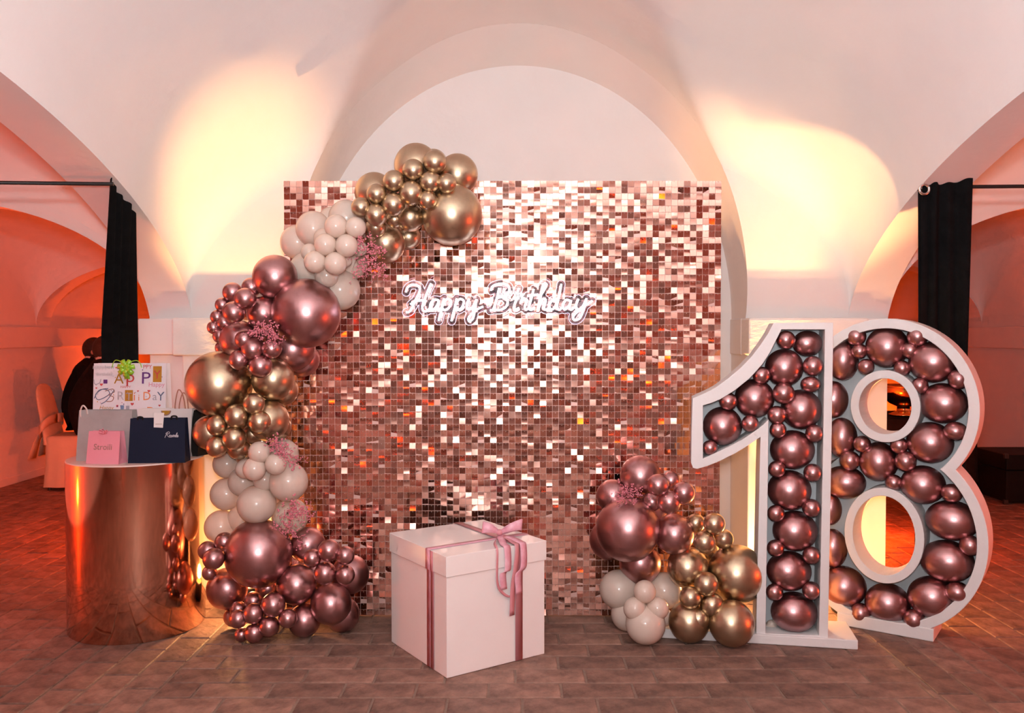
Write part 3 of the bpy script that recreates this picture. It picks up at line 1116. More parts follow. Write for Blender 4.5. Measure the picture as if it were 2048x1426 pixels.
def P8(s, z):
    return Vector((E0.x + d8.x * s, E0.y + d8.y * s, z))


SC = 0.142
UZ, URX, URZ = 1.035, 0.385, 0.405
LZ, LRX, LRZ = 0.452, 0.425, 0.448
eight = empty('number_eight', P8(SC, 0), 'tall white foam number eight box filled with mauve balloons', 'number')


def eight_outline(off, n=72):
    """outline of two overlapping ellipses, shrunk by off"""
    ux, uz, lx, lz = URX - off, URZ - off, LRX - off, LRZ - off
    # crossing of the ellipses on the right, by bisection on z
    def xu(z): return ux * sq(min(1, abs((z - UZ) / uz)))
    def xl(z): return lx * sq(min(1, abs((z - LZ) / lz)))
    a, b = UZ - uz, LZ + lz
    a, b = min(a, b) + 1e-4, max(a, b) - 1e-4
    for _ in range(50):
        m = (a + b) / 2
        if xu(m) < xl(m): a = m
        else: b = m
    zc = (a + b) / 2
    tu = math.acos(max(-1, min(1, (zc - UZ) / uz)))
    tl = math.acos(max(-1, min(1, (zc - LZ) / lz)))
    pts = []
    for i in range(n):                      # top ellipse from left crossing over the top to the right crossing
        t = -tu + 2 * tu * i / (n - 1)
        pts.append((SC + ux * math.sin(t), UZ + uz * math.cos(t)))
    for i in range(1, n - 1):
        t = tl + (2 * math.pi - 2 * tl) * i / (n - 1)
        pts.append((SC + lx * math.sin(t), LZ + lz * math.cos(t)))
    return [P8(s, z) for s, z in pts]


RIM = 0.045
e_out, e_in = eight_outline(0.0), eight_outline(RIM)
bevel(numeral_rim('frame', e_out, e_in, n8, EIGHT_D, eight), 0.003)


def ell(cz, rx, rz, n=48):
    return [P8(SC + rx * math.cos(2 * math.pi * i / n), cz + rz * math.sin(2 * math.pi * i / n)) for i in range(n)]


UH, LH = (1.040, 0.150, 0.165), (0.447, 0.172, 0.220)
for cz, rx, rz in (UH, LH):
    bevel(numeral_rim('counter_ring', ell(cz, rx, rz), ell(cz, rx - 0.038, rz - 0.038), n8, EIGHT_D, eight), 0.003)
# back board with the two holes: a bridge of strips between outline and holes
mb = MB()
for half in (0, 1):
    cz, rx, rz = (UH, LH)[half]
    N = 96
    o_pts = []
    h_pts = []
    for i in range(N + 1):
        t = 2 * math.pi * i / N
        h_pts.append(P8(SC + (rx - 0.02) * math.cos(t), cz + (rz - 0.02) * math.sin(t)))
        ex, ez, ec = (URX, URZ, UZ) if half == 0 else (LRX, LRZ, LZ)
        s, z = SC + (ex - 0.02) * math.cos(t), ec + (ez - 0.02) * math.sin(t)
        o_pts.append(P8(s, z))
    sh = -n8 * (EIGHT_D - 0.012 - half * 0.0015)
    mb.grid([[p + sh for p in o_pts], [p + sh for p in h_pts]])
bb = mb.obj('back_board', 'board_grey', eight)
solid(bb, 0.01)
# foot block
f0, f1 = P8(SC - 0.20, 0) + n8 * 0.004, P8(SC + 0.215, 0) + n8 * 0.004
ft = [f0, f1, f1 - n8 * 0.22, f0 - n8 * 0.22]
bevel(mesh('base_block', ft + [p + Vector((0, 0, 0.058)) for p in ft], [(0, 1, 2, 3), (4, 5, 6, 7), (0, 1, 5, 4), (1, 2, 6, 5), (2, 3, 7, 6), (3, 0, 4, 7)], 'white_foam', eight), 0.004)
cK, sK, cL, sL = (1650, 620), 0.2384, (1650, 940), 0.2525
numeral_balloons(cv(cK, sK, [(150, 420, 128, 170), (522, 310, 172), (905, 435, 190, 172), (990, 780, 192, 168), (880, 1110, 186, 172), (70, 750, 120, 155), (140, 1070, 125, 168), (450, 1270, 157, 163)]) +
                 cv(cL, sL, [(155, 95, 162, 130), (775, 115, 168, 152), (1005, 397, 197, 158), (967, 720, 200, 165), (850, 1005, 185, 165), (496, 1052, 172, 156), (145, 922, 175, 162), (40, 310, 90, 125), (60, 620, 112, 155)]),
                 E0, n8, 'large', 'inside the number eight', 0.07)
numeral_balloons(cv(cK, sK, [(262, 220, 80), (290, 345, 64), (345, 475, 66), (775, 222, 83), (715, 338, 71), (648, 490, 68), (1122, 580, 84), (795, 635, 69), (1095, 1015, 93, 78), (312, 1125, 71), (208, 1262, 83), (622, 1135, 71), (677, 1268, 86)]) +
                 cv(cL, sL, [(545, 100, 65), (1005, 182, 80, 73), (1150, 597, 81), (1050, 965, 92, 81), (282, 1132, 79), (707, 1182, 82)]),
                 E0, n8, 'small', 'inside the number eight', 0.035)

# ------------------------------------------------------------------ gift box
C = fl(893, 1358)
Lc = fl(780, 1283)
e1 = (Lc - C).normalized()
e2 = Vector((-e1.y, e1.x, 0))
if e2.x < 0: e2 = -e2
W1, W2, HB_ = 0.505, 0.488, 0.488
up = Vector((0, 0, 1))


def G(a, b, z):
    return C + e1 * a + e2 * b + up * z


gift = empty('gift_box', G(W1 / 2, W2 / 2, 0), 'large white gift box with lid and pink ribbon on the brick floor', 'gift box')


def gbox(mb, a0, a1, b0, b1, z0, z1):
    v = [G(a, b, z) for z in (z0, z1) for a, b in ((a0, b0), (a1, b0), (a1, b1), (a0, b1))]
    return mb.add(v, [(0, 3, 2, 1), (4, 5, 6, 7), (0, 1, 5, 4), (1, 2, 6, 5), (2, 3, 7, 6), (3, 0, 4, 7)])


bevel(gbox(MB(), 0.004, W1 - 0.004, 0.004, W2 - 0.004, 0, HB_ - 0.01).obj('box_body', 'box_white', gift), 0.002)
bevel(gbox(MB(), -0.002, W1 + 0.002, -0.002, W2 + 0.002, HB_ - 0.083, HB_).obj('lid', 'box_white', gift), 0.002)
# folded flap edge of the wrapping card on the right face
RW = 0.037


def strip(name, pts, wdir, width, mat, parent, twist=None, thick=0.0008):
    pts = [Vector(p) for p in pts]
    rows = []
    for i, p in enumerate(pts):
        w = wdir[i] if isinstance(wdir, list) else wdir
        ww = width[i] if isinstance(width, list) else width
        rows.append([p - w * ww / 2, p, p + w * ww / 2])
    mb = MB().grid(rows)
    o = mesh(name, mb.v, mb.f, mat, parent, True)
    return solid(o, thick)


a_r, b_r = 0.148, 0.348
strip('ribbon', [G(a_r, 0.0025, 0.002), G(a_r, 0.0025, HB_ - 0.086), G(a_r, -0.004, HB_ - 0.082), G(a_r, -0.004, HB_)] +
      [G(a_r, t, HB_ + 0.002) for t in (0.0, 0.1, 0.2, 0.3, b_r, 0.45, W2 + 0.002)], e1, RW, 'ribbon', gift)
strip('ribbon', [G(-0.001, b_r, 0.002), G(-0.001, b_r, HB_ - 0.086), G(-0.004, b_r, HB_ - 0.082), G(-0.004, b_r, HB_)] +
      [G(t, b_r, HB_ + 0.0035) for t in (0.0, 0.1, 0.2, 0.35, W1 + 0.002)], e2, RW, 'ribbon_plain', gift)
strip('ribbon', [G(a_r - 0.030, 0.0015, 0.002), G(a_r - 0.030, 0.0015, HB_ - 0.086), G(a_r - 0.030, -0.003, HB_ - 0.082), G(a_r - 0.030, -0.003, HB_ - 0.001)], e1, 0.026, 'ribbon_plain', gift)
# the face towards the left of the photograph is spanned by e1, the right one by e2
bow = G(a_r, b_r, HB_ + 0.012)
toE2, toE1 = e2, e1
camd = Vector((0, -1, 0.25)).normalized()


def loop(dirv, size, h, droop):
    off = camd * 0.020
    pts = [bow + up * 0.012, bow + dirv * size * 0.45 + off * 1.3 + up * 0.022, bow + dirv * size * 0.9 + off * 0.9 + up * (0.022 - droop), bow + dirv * size + up * (0.020 - droop),
           bow + dirv * size * 0.85 - off * 1.0 + up * (0.024 - droop), bow + dirv * size * 0.4 - off * 0.9 + up * 0.024, bow + up * 0.014]
    pts = catmull(pts, 6)
    n = len(pts)
    return strip('bow_loop', pts, (up + Vector((0.1, 0.25, 0))).normalized(), [0.016 + h * math.sin(math.pi * i / (n - 1)) for i in range(n)], 'ribbon', knot)


kv = [bow + Vector((0.016 * math.cos(a) * math.cos(b), 0.016 * math.sin(a) * math.cos(b), 0.012 + 0.014 * math.sin(b))) for b in (-1.2, -0.6, 0, 0.6, 1.2) for a in [2 * math.pi * k / 10 for k in range(10)]]
kf = [(i * 10 + j, i * 10 + (j + 1) % 10, (i + 1) * 10 + (j + 1) % 10, (i + 1) * 10 + j) for i in range(4) for j in range(10)]
knot = mesh('bow_knot', kv, kf + [tuple(range(10)), tuple(range(40, 50))], 'ribbon_plain', gift, True)
loop(Vector((-0.93, -0.25, 0.22)).normalized(), 0.078, 0.036, 0.0)
loop(Vector((0.95, 0.1, 0.18)).normalized(), 0.100, 0.034, -0.004)


def tail(b_end, z_end, b_over, mat, wv=0.0, w=0.034):
    pts = [bow, G(a_r * 0.6, (b_r + b_over) / 2, HB_ + 0.016), G(0.02, b_over, HB_ + 0.008), G(-0.008, b_over, HB_ - 0.004), G(-0.014, (b_over * 2 + b_end) / 3 + wv, HB_ - 0.09), G(-0.010, b_end, (HB_ + z_end) / 2 - 0.02), G(-0.008, b_end + wv, z_end)]
    pts = catmull(pts, 6)
    return strip('bow_tail', pts, (e2 + e1 * 0.15).normalized(), w, mat, knot)


tail(0.262, 0.315, 0.285, 'ribbon', 0.006, 0.036)
tail(0.312, 0.20, 0.335, 'ribbon_plain', -0.004, 0.028)
tail(0.338, 0.285, 0.365, 'ribbon', 0.006, 0.036)
# looser narrow ribbon end hanging in an arc
pts = catmull([bow, G(0.05, 0.26, HB_ + 0.012), G(-0.008, 0.235, HB_ - 0.01), G(-0.012, 0.232, 0.36), G(-0.010, 0.25, 0.315), G(-0.008, 0.285, 0.285), G(-0.006, 0.32, 0.278)], 6)
strip('bow_tail', pts, (e2 * 0.8 + up * 0.5).normalized(), 0.012, 'ribbon_plain', knot)
strip('bow_tail', catmull([bow, bow + e2 * 0.07 + up * 0.01, bow + e2 * 0.13 - up * 0.008], 6), up.cross(e2), [0.03 - 0.0015 * i for i in range(13)], 'ribbon', knot)

# ------------------------------------------------------------------ copper drum with gift bags
DR = 0.302
DC = Vector((-1.772, 4.075, 0))
DH = 0.792
drum = empty('copper_drum', DC, 'tall mirror polished copper drum plinth carrying the gift bags', 'plinth')
MB().lathe([(DR - 0.004, 0.0), (DR, 0.004), (DR, DH * 0.33), (DR, DH * 0.66), (DR, DH - 0.006)], DC, 128).obj('drum_wall', 'copper', drum, True)
MB().lathe([(DR, DH - 0.006), (DR - 0.003, DH - 0.001), (DR - 0.008, DH), (0.15, DH), (0.0005, DH)], DC, 128).obj('drum_top', 'copper_top', drum)


def bag(name, p_px, wpx, hz, depth, yaw, Yc, mat, label, taper=0.0, open_top=True):
    """a paper carrier: wpx = (left, right) pixels of its front bottom edge at depth Yc"""
    xl, xr = (wpx[0] - 1024) / F * Yc, (wpx[1] - 1024) / F * Yc
    z0 = DH + 0.0005
    c = Vector(((xl + xr) / 2, Yc, z0))
    w = (xr - xl) / 2
    rot = Matrix.Rotation(yaw, 3, 'Z')
    o = empty(name, c, label, 'gift bag', 'gift bags on the copper drum')

    def T(x, y, z): return c + rot @ Vector((x, y, 0)) + up * z
    d = depth
    # front, back and gusseted sides
    top = [T(-w + taper * w, d * 0.30, hz), T(w - taper * w, d * 0.30, hz), T(w - taper * w, d * 0.70, hz), T(-w + taper * w, d * 0.70, hz)]
    bot = [T(-w, 0, 0), T(w, 0, 0), T(w, d, 0), T(-w, d, 0)]
    gl0, gl1 = T(-w * 0.92, d * 0.5, hz * 0.15), T(-w * (0.90 - taper), d * 0.5, hz)
    gr0, gr1 = T(w * 0.92, d * 0.5, hz * 0.15), T(w * (0.90 - taper), d * 0.5, hz)
    v = bot + top + [gl0, gl1, gr0, gr1]
    f = [(0, 1, 5, 4), (2, 3, 7, 6), (0, 3, 2, 1), (0, 4, 9, 8), (3, 8, 9, 7), (0, 8, 3), (1, 10, 11, 5), (2, 6, 11, 10), (1, 2, 10)]
    body = solid(mesh('bag_body', v, f, mat, o), 0.0012)
    return o, T, w


def handle(o, pts, mat, r=0.0028):
    MB().tube(catmull(pts, 6), r, 8).obj('handle', mat, o, True)


FONT_CACHE = {}


def text_geo(s, size):
    cu = bpy.data.curves.new('t', 'FONT')
    cu.body = s
    cu.size = size
    cu.align_x = 'CENTER'
    cu.resolution_u = 3
    ob = bpy.data.objects.new('t', cu)
    COL.objects.link(ob)
    dg = bpy.context.evaluated_depsgraph_get()
    me = bpy.data.meshes.new_from_object(ob.evaluated_get(dg))
    v = [x.co.copy() for x in me.vertices]
    f = [tuple(p.vertices) for p in me.polygons]
    bpy.data.objects.remove(ob)
    bpy.data.curves.remove(cu)
    bpy.data.meshes.remove(me)
    return v, f


def printed(o, T, s, cx, cz, size, ink, hz, depth, shear=0.0, sx=1.0, rot=0.0, lift=0.0014):
    v, f = text_geo(s, size)
    ca, sa = math.cos(rot), math.sin(rot)
    out = []
    for p in v:
        x, z = p.x * sx + p.y * shear, p.y
        x, z = x * ca - z * sa, x * sa + z * ca
        x, z = x + cx, z + cz
        yv = depth * 0.30 * z / hz - lift
        out.append(T(x, yv, z))
    mesh('printed_lettering', out, f, INK[ink] if isinstance(ink, str) else ink, o)


def shape(o, T, pts, ink, hz, depth, lift=0.0013):
    mesh('printed_motif', [T(x, depth * 0.30 * z / hz - lift, z) for x, z in pts], [tuple(range(len(pts)))], INK[ink], o)


def stroke(o, T, pts, wid, ink, hz, depth, lift=0.0015):
    q = catmull([Vector((x, 0, z)) for x, z in pts], 6)
    mb = MB()
    rows = []
    for i, p in enumerate(q):
        a, b = q[max(0, i - 1)], q[min(len(q) - 1, i + 1)]
        t = (b - a).normalized()
        n = Vector((-t.z, 0, t.x))
        w = wid[i * len(wid) // len(q)] if isinstance(wid, list) else wid
        rows.append([T((p + n * s * w).x, depth * 0.30 * p.z / hz - lift, (p + n * s * w).z) for s in (-0.5, 0.5)])
    mb.grid(rows)
    mesh('printed_lettering', mb.v, mb.f, INK[ink], o)


# tall white birthday bag at the back
yb_ = 4.12
hz = at(0, 727, yb_ + 0.03).z - DH
o, T, w = bag('gift_bag', None, (181, 327), hz, 0.11, 0.0, yb_, 'bag_white', 'tall white gift bag printed with colourful birthday lettering and green bow')
k = yb_ / F                    # metres per pixel there


def U(px, py):
    return ((px - 254) * k, (1018 - py) * k * 1.0)


zt = hz


def up_(px, py):               # photo pixel -> coordinates on the bag front
    return ((px - 254) * k, (EYE - (py - 670) * k) - DH)


def word(s, px, py, hpx, ink, **kw):
    x, z = up_(px, py)
    printed(o, T, s, x, z, hpx * k * 1.4, ink, hz, 0.11, **kw)


word('A', 232, 768, 21, 'gold')
word('p', 255, 765, 24, 'red', sx=1.15)
word('P', 286, 768, 24, 'purple', sx=1.2)
mx, mz = up_(309, 749)
shape(o, T, [(mx - 8.5 * k, mz - 16 * k), (mx + 9 * k, mz - 16 * k), (mx + 9 * k, mz + 16 * k), (mx - 8.5 * k, mz + 16 * k)], 'gold', hz, 0.11)
word('Y', 309, 758, 17, 'red', lift=0.002)
word('Happy', 308, 774, 9, 'pink')
word('HAPPY', 246, 777, 5, 'red')
word('R', 236, 801, 18, 'silver')
mx, mz = up_(253, 792)
shape(o, T, [(mx - 8 * k, mz - 11 * k), (mx + 8 * k, mz - 11 * k), (mx + 8 * k, mz + 11 * k), (mx - 8 * k, mz + 11 * k)], 'gold', hz, 0.11)
word('T', 253, 801, 15, 'silver', lift=0.002)
word('i', 264, 802, 18, 'orange')
word('i', 273, 802, 13, 'orange')
word('D', 289, 801, 17, 'orange', sx=0.95)
word('a', 305, 801, 16, 'grey')
word('Y', 317, 802, 18, 'slate')
for pts, ink in (([(183, 798), (192, 782), (207, 780), (214, 788), (202, 797), (190, 800), (186, 790), (198, 780), (211, 778)], 'slate'),
                 ([(222, 782), (214, 795), (206, 804), (197, 809)], 'slate'), ([(205, 783), (220, 779), (223, 785), (213, 791), (222, 795), (219, 803), (208, 804)], 'brown'),
                 ([(182, 760), (184, 769), (193, 767), (196, 759)], 'grey')):
    stroke(o, T, [up_(*p) for p in pts], 1.6 * k, ink, hz, 0.11)
word('Happy', 208, 820, 8, 'gold', shear=0.25)
word('P', 282, 832, 12, 'blue')
word('P', 296, 836, 22, 'orange', sx=1.0)
word('PPY', 289, 738, 8, 'red')
word('HAPPY', 193, 740, 7, 'silver', rot=-0.1)
word('Birthday', 203, 752, 7, 'silver', rot=0.05)
word('happy', 213, 737, 6, 'grey')
for (px, py, s, ink) in ((205, 764, 4, 'purple'), (240, 815, 3.5, 'blue'), (251, 816, 3.5, 'grey'), (240, 820, 3, 'blue'), (230, 813, 2, 'red')):
    mx, mz = up_(px, py)
    shape(o, T, [(mx - s * k, mz - s * k), (mx + s * k, mz - s * k), (mx + s * k, mz + s * k), (mx - s * k, mz + s * k)], ink, hz, 0.11)
for (px, py, s) in ((197, 770, 3.2), (293, 783, 3), (260, 809, 3.4), (241, 738, 2), (315, 812, 2.4), (187, 777, 2), (226, 736, 2), (271, 783, 2)):
    mx, mz = up_(px, py)
    hp = [(16 * math.sin(t) ** 3, 13 * math.cos(t) - 5 * math.cos(2 * t) - 2 * math.cos(3 * t) - math.cos(4 * t)) for t in [2 * math.pi * i / 18 for i in range(18)]]
    shape(o, T, [(mx + a / 16 * s * k, mz + b / 16 * s * k) for a, b in hp], 'red', hz, 0.11)
sp = random.Random(3)
for i in range(34):
    px, py = sp.uniform(184, 324), sp.uniform(731, 825)
    mx, mz = up_(px, py)
    s = sp.uniform(0.7, 1.3)
    shape(o, T, [(mx + s * k * math.cos(t), mz + s * k * math.sin(t)) for t in [math.pi * j / 3 for j in range(6)]], sp.choice(['grey', 'pink', 'gold', 'silver', 'purple']), hz, 0.11)
handle(o, [T(-0.085 + 0.0, 0.03, hz - 0.02), T(-0.08, 0.028, hz + 0.0), T(-0.062, 0.02, hz + 0.016), T(-0.03, 0.02, hz + 0.006)], 'green_bow', 0.0022)
handle(o, [T(0.055, 0.03, hz - 0.02), T(0.05, 0.028, hz + 0.0), T(0.035, 0.02, hz + 0.014), T(0.0, 0.02, hz + 0.006)], 'green_bow', 0.0022)
# green rosette bow clipped to its rim
bc = at(254, 736, yb_ - 0.005)
rb = empty('rosette_bow', bc, 'shiny lime green rosette gift bow on the white birthday bag', 'gift bow')
for ring, (n, ln, el) in enumerate(((7, 0.044, 0.25), (6, 0.036, 0.8), (4, 0.024, 1.3))):
    for i in range(n):
        a = 2 * math.pi * i / n + ring * 0.4 + 0.2
        # rosette faces the viewer: petals spread in x-z, rise towards -y
        dv = Vector((math.cos(a) * math.cos(el), -math.sin(el), math.sin(a) * math.cos(el)))
        nr = Vector((math.cos(a) * -math.sin(el), -math.cos(el), math.sin(a) * -math.sin(el)))
        sd = dv.cross(nr).normalized()
        pts = catmull([bc, bc + dv * ln * 0.55 + nr * ln * 0.30, bc + dv * ln, bc + dv * ln * 0.55 - nr * ln * 0.02, bc], 4)
        m_ = len(pts)
        strip('bow_petal', pts, sd, [0.007 + 0.015 * math.sin(math.pi * (q / (m_ - 1))) ** 0.7 * (0.35 if q == m_ // 2 else 1) for q in range(m_)], 'green_bow', rb, thick=0.0006)
strip('bow_petal', [bc, bc + Vector((0.0, -0.004, -0.03)), bc + Vector((0.002, -0.004, -0.052))], Vector((1, 0, 0)), 0.026, 'green_bow', rb)

# silver bag
ys = 3.93
hs_ = at(0, 822, ys).z - DH
o, T, w = bag('gift_bag', None, (149, 256), hs_, 0.12, 0.0, ys, 'bag_silver', 'crumpled silver paper gift bag behind the small pink bag')
handle(o, [T(-0.112, 0.03, hs_ - 0.03), T(-0.110, 0.028, hs_ + 0.004), T(-0.098, 0.025, hs_ + 0.022), T(-0.085, 0.03, hs_ + 0.006), T(-0.082, 0.034, hs_ - 0.02)], 'cord_pale', 0.0035)
# pink bag
yp = 3.835
hp_ = at(0, 864, yp).z - DH
o, T, w = bag('gift_bag', None, (167, 236), hp_, 0.075, R(-6), yp, 'bag_pink', 'small pink paper gift bag with brown brand lettering', 0.03)
printed(o, T, 'Stroili', -0.002, 0.062, 0.037, 'brown', hp_, 0.075)
mb = MB()
for a in range(4):
    pts = catmull([T(0, 0.02, hp_ - 0.006), T(0.016 * math.cos(a * 1.7), 0.012, hp_ + 0.012 * abs(math.sin(a + 0.5))), T(0.022 * math.cos(a * 1.7 + 0.3), 0.008, hp_ - 0.004), T(0, 0.018, hp_ - 0.010)], 5)
    strip('ribbon_bow', pts, Vector((0.3, -0.4, 0.8)).normalized(), 0.008, 'bag_pink', o)
# cream bag behind the navy one
yc_ = 4.06
hc_ = at(0, 818, yc_ + 0.02).z - DH
o, T, w = bag('gift_bag', None, (270, 378), hc_, 0.10, 0.0, yc_, 'bag_cream', 'cream paper gift bag with round emblem behind the navy bag')
zz = hc_ - 0.012
disc = [(0.005 + 0.024 * math.cos(t), zz + 0.003 + 0.024 * math.sin(t)) for t in [math.pi + math.pi * j / 14 for j in range(15)]]
shape(o, T, disc, 'brown', hc_, 0.10)
disc = [(0.005 + 0.018 * math.cos(t), zz + 0.003 + 0.018 * math.sin(t)) for t in [math.pi + math.pi * j / 14 for j in range(15)]]
shape(o, T, disc, 'gold', hc_, 0.10, 0.002)
handle(o, [T(0.046, 0.035, hc_ - 0.03), T(0.046, 0.033, hc_ + 0.02), T(0.062, 0.03, hc_ + 0.088), T(0.082, 0.03, hc_ + 0.070), T(0.092, 0.033, hc_ + 0.02), T(0.095, 0.035, hc_ - 0.03)], 'cord_brown', 0.0028)
handle(o, [T(0.052, 0.065, hc_ - 0.03), T(0.054, 0.066, hc_ + 0.02), T(0.070, 0.068, hc_ + 0.072), T(0.09, 0.066, hc_ + 0.05), T(0.098, 0.065, hc_ - 0.03)], 'cord_brown', 0.0028)
# navy bag
yn = 3.865
hn_ = at(0, 838, yn).z - DH
o, T, w = bag('gift_bag', None, (255, 366), hn_, 0.085, R(4), yn, 'bag_navy', 'dark navy gift bag with pale script logo and white tag', 0.03)
handle(o, [T(-0.088, 0.03, hn_ - 0.012), T(-0.086, 0.022, hn_ + 0.005), T(-0.068, 0.022, hn_ + 0.005), T(-0.066, 0.03, hn_ - 0.012)], 'bag_black', 0.004)
handle(o, [T(0.060, 0.03, hn_ - 0.012), T(0.062, 0.022, hn_ + 0.008), T(0.082, 0.022, hn_ + 0.008), T(0.084, 0.03, hn_ - 0.012)], 'bag_black', 0.004)
kk = yn / F


def un(px, py):
    return ((px - 311) * kk, (EYE - (py - 670) * kk) - DH)


for pts in ([(331, 867), (328, 872), (326, 877)], [(327, 869), (333, 865), (335, 868), (330, 871), (334, 876)], [(334, 875), (337, 872), (335, 872), (335, 876), (338, 875), (340, 872), (338, 873), (338, 876), (341, 875)],
            [(341, 875), (344, 872), (342, 872), (341, 875), (344, 875), (345, 872), (345, 875)], [(345, 873), (347, 872), (346, 876), (349, 873), (350, 867), (348, 872), (349, 876), (351, 874), (352, 872), (350, 873), (351, 876), (353, 874)]):
    stroke(o, T, [un(*p) for p in pts], 0.9 * kk, 'silver', hn_, 0.085)
tg = [un(304, 827), un(324, 827), un(322, 857), un(304, 856)]
gtag = solid(mesh('gift_tag', [T(x, 0.30 * 0.085 * min(z, hn_) / hn_ - 0.004, z) for x, z in tg], [(0, 1, 2, 3)], 'bag_cream', o), 0.001)
tl_ = [un(307, 849), un(320, 849), un(320, 850), un(307, 850)]
mesh('tag_print', [T(x, 0.30 * 0.085 * z / hn_ - 0.0055, z) for x, z in tl_], [(0, 1, 2, 3)], INK['brown'], gtag)
# black bag at the right end
ybk = 4.09
hk_ = at(0, 822, ybk).z - DH
o, T, w = bag('gift_bag', None, (366, 396), hk_, 0.11, R(-20), ybk, 'bag_black', 'narrow black gift bag at the right end of the row', 0.03)

# ------------------------------------------------------------------ curtains and rods
def curtain(name, plan_top, plan_bot, ztop, zbot, label, folds=5, amp=0.018, nz=14, sweep=1.0):
    """plan_* : list of (x, y); ztop(x, y) gives the hem line at the rod"""
    nx = 90
    tp = catmull([Vector((x, y, 0)) for x, y in plan_top], 12)
    bt = catmull([Vector((x, y, 0)) for x, y in plan_bot], 12)

    def samp(P, t):
        f = t * (len(P) - 1)
        i = min(int(f), len(P) - 2)
        return P[i].lerp(P[i + 1], f - i)
    rows = []
    for r_ in range(nz + 1):
        s = r_ / nz
        row = []
        for i in range(nx + 1):
            t = i / nx
            a, b = samp(tp, t), samp(bt, t)
            p = a.lerp(b, min(1.0, s * sweep))
            tg_ = (samp(tp, min(1, t + 0.02)) - samp(tp, max(0, t - 0.02)))
            nrm = Vector((-tg_.y, tg_.x, 0)).normalized() if tg_.length > 1e-6 else Vector((0, 1, 0))
            p = p + nrm * amp * (0.6 + 0.5 * s) * math.sin(2 * math.pi * folds * t + 0.4 * math.sin(5 * s + 3 * t))
            zt_ = ztop(a.x, a.y)
            row.append(Vector((p.x, p.y, zt_ + (zbot - zt_) * s)))
        rows.append(row)
    mb = MB().grid(rows)
    c = Vector((sum(p.x for p in rows[-1]) / (nx + 1), sum(p.y for p in rows[-1]) / (nx + 1), zbot))
    root = empty(name, c, label, 'curtain', 'black curtains in the side arches')
    solid(mesh('cloth', mb.v, mb.f, 'black_cloth', root, True), 0.003)
    return root


cl = curtain('curtain', [(-1.728, 3.76), (-1.75, 3.86), (-1.735, 3.95), (-1.752, 4.04)], [(-2.045, 4.33), (-2.0, 4.36), (-1.99, 4.42), (-1.925, 4.45)],
             lambda x, y: min(2.045, side_arch(y) - 0.012), 0.03, 'black curtain gathered inside the left arch behind the gift bags', 4, 0.014, 30, 3.0)
rod = MB().tube([(-1.72, 3.755, 2.016), (-4.56, 3.70, 2.04)], 0.0085, 10).obj('curtain_rod', 'black_metal', None, True)
tag(rod, 'thin black curtain rod across the left arch', 'curtain rod', 'black curtain rods')
cr = curtain('curtain', [(1.80, 3.86), (1.83, 3.80), (1.90, 3.80), (1.99, 3.76)], [(1.93, 4.12), (1.99, 4.15), (2.07, 4.13), (2.15, 4.09)],
             lambda x, y: min(2.052 - 0.004 * math.sin(40 * x), side_arch(y) - 0.008), 0.16, 'black eyelet curtain gathered inside the right arch behind number eight', 4, 0.014, 26, 2.3)
gc = at(1848, 379, 3.80)
ring = [gc + Vector((0.021 * math.cos(t), -0.004, 0.021 * math.sin(t))) for t in [2 * math.pi * j / 24 for j in range(24)]]
MB().tube(ring, 0.0055, 8, True).obj('eyelet', 'steel', cr, True)
rod = MB().tube([(1.80, 3.865, 2.012), (2.0, 3.80, 2.012), (4.5, 3.80, 2.03)], 0.0085, 10).obj('curtain_rod', 'black_metal', None, True)
tag(rod, 'thin black curtain rod across the right arch', 'curtain rod', 'black curtain rods')

# ------------------------------------------------------------------ uplights
for x, y, lab in ((*UPL[0], 'small black floor uplight behind the balloon column at left'), (*UPL[1], 'small black floor uplight behind the number one'), (*UPL[2], 'small black floor uplight behind the number eight')):
    u = empty('uplight', (x, y, 0), lab, 'uplight', 'floor uplights')
    MB().lathe([(0.0005, 0.0), (0.075, 0.0), (0.08, 0.01), (0.08, 0.10), (0.07, 0.115), (0.062, 0.115)], (x, y, 0), 28).obj('housing', 'black_metal', u, True)
    MB().lathe([(0.064, 0.108), (0.0005, 0.112)], (x, y, 0), 28).obj('lens', 'lens', u.children[0], True)

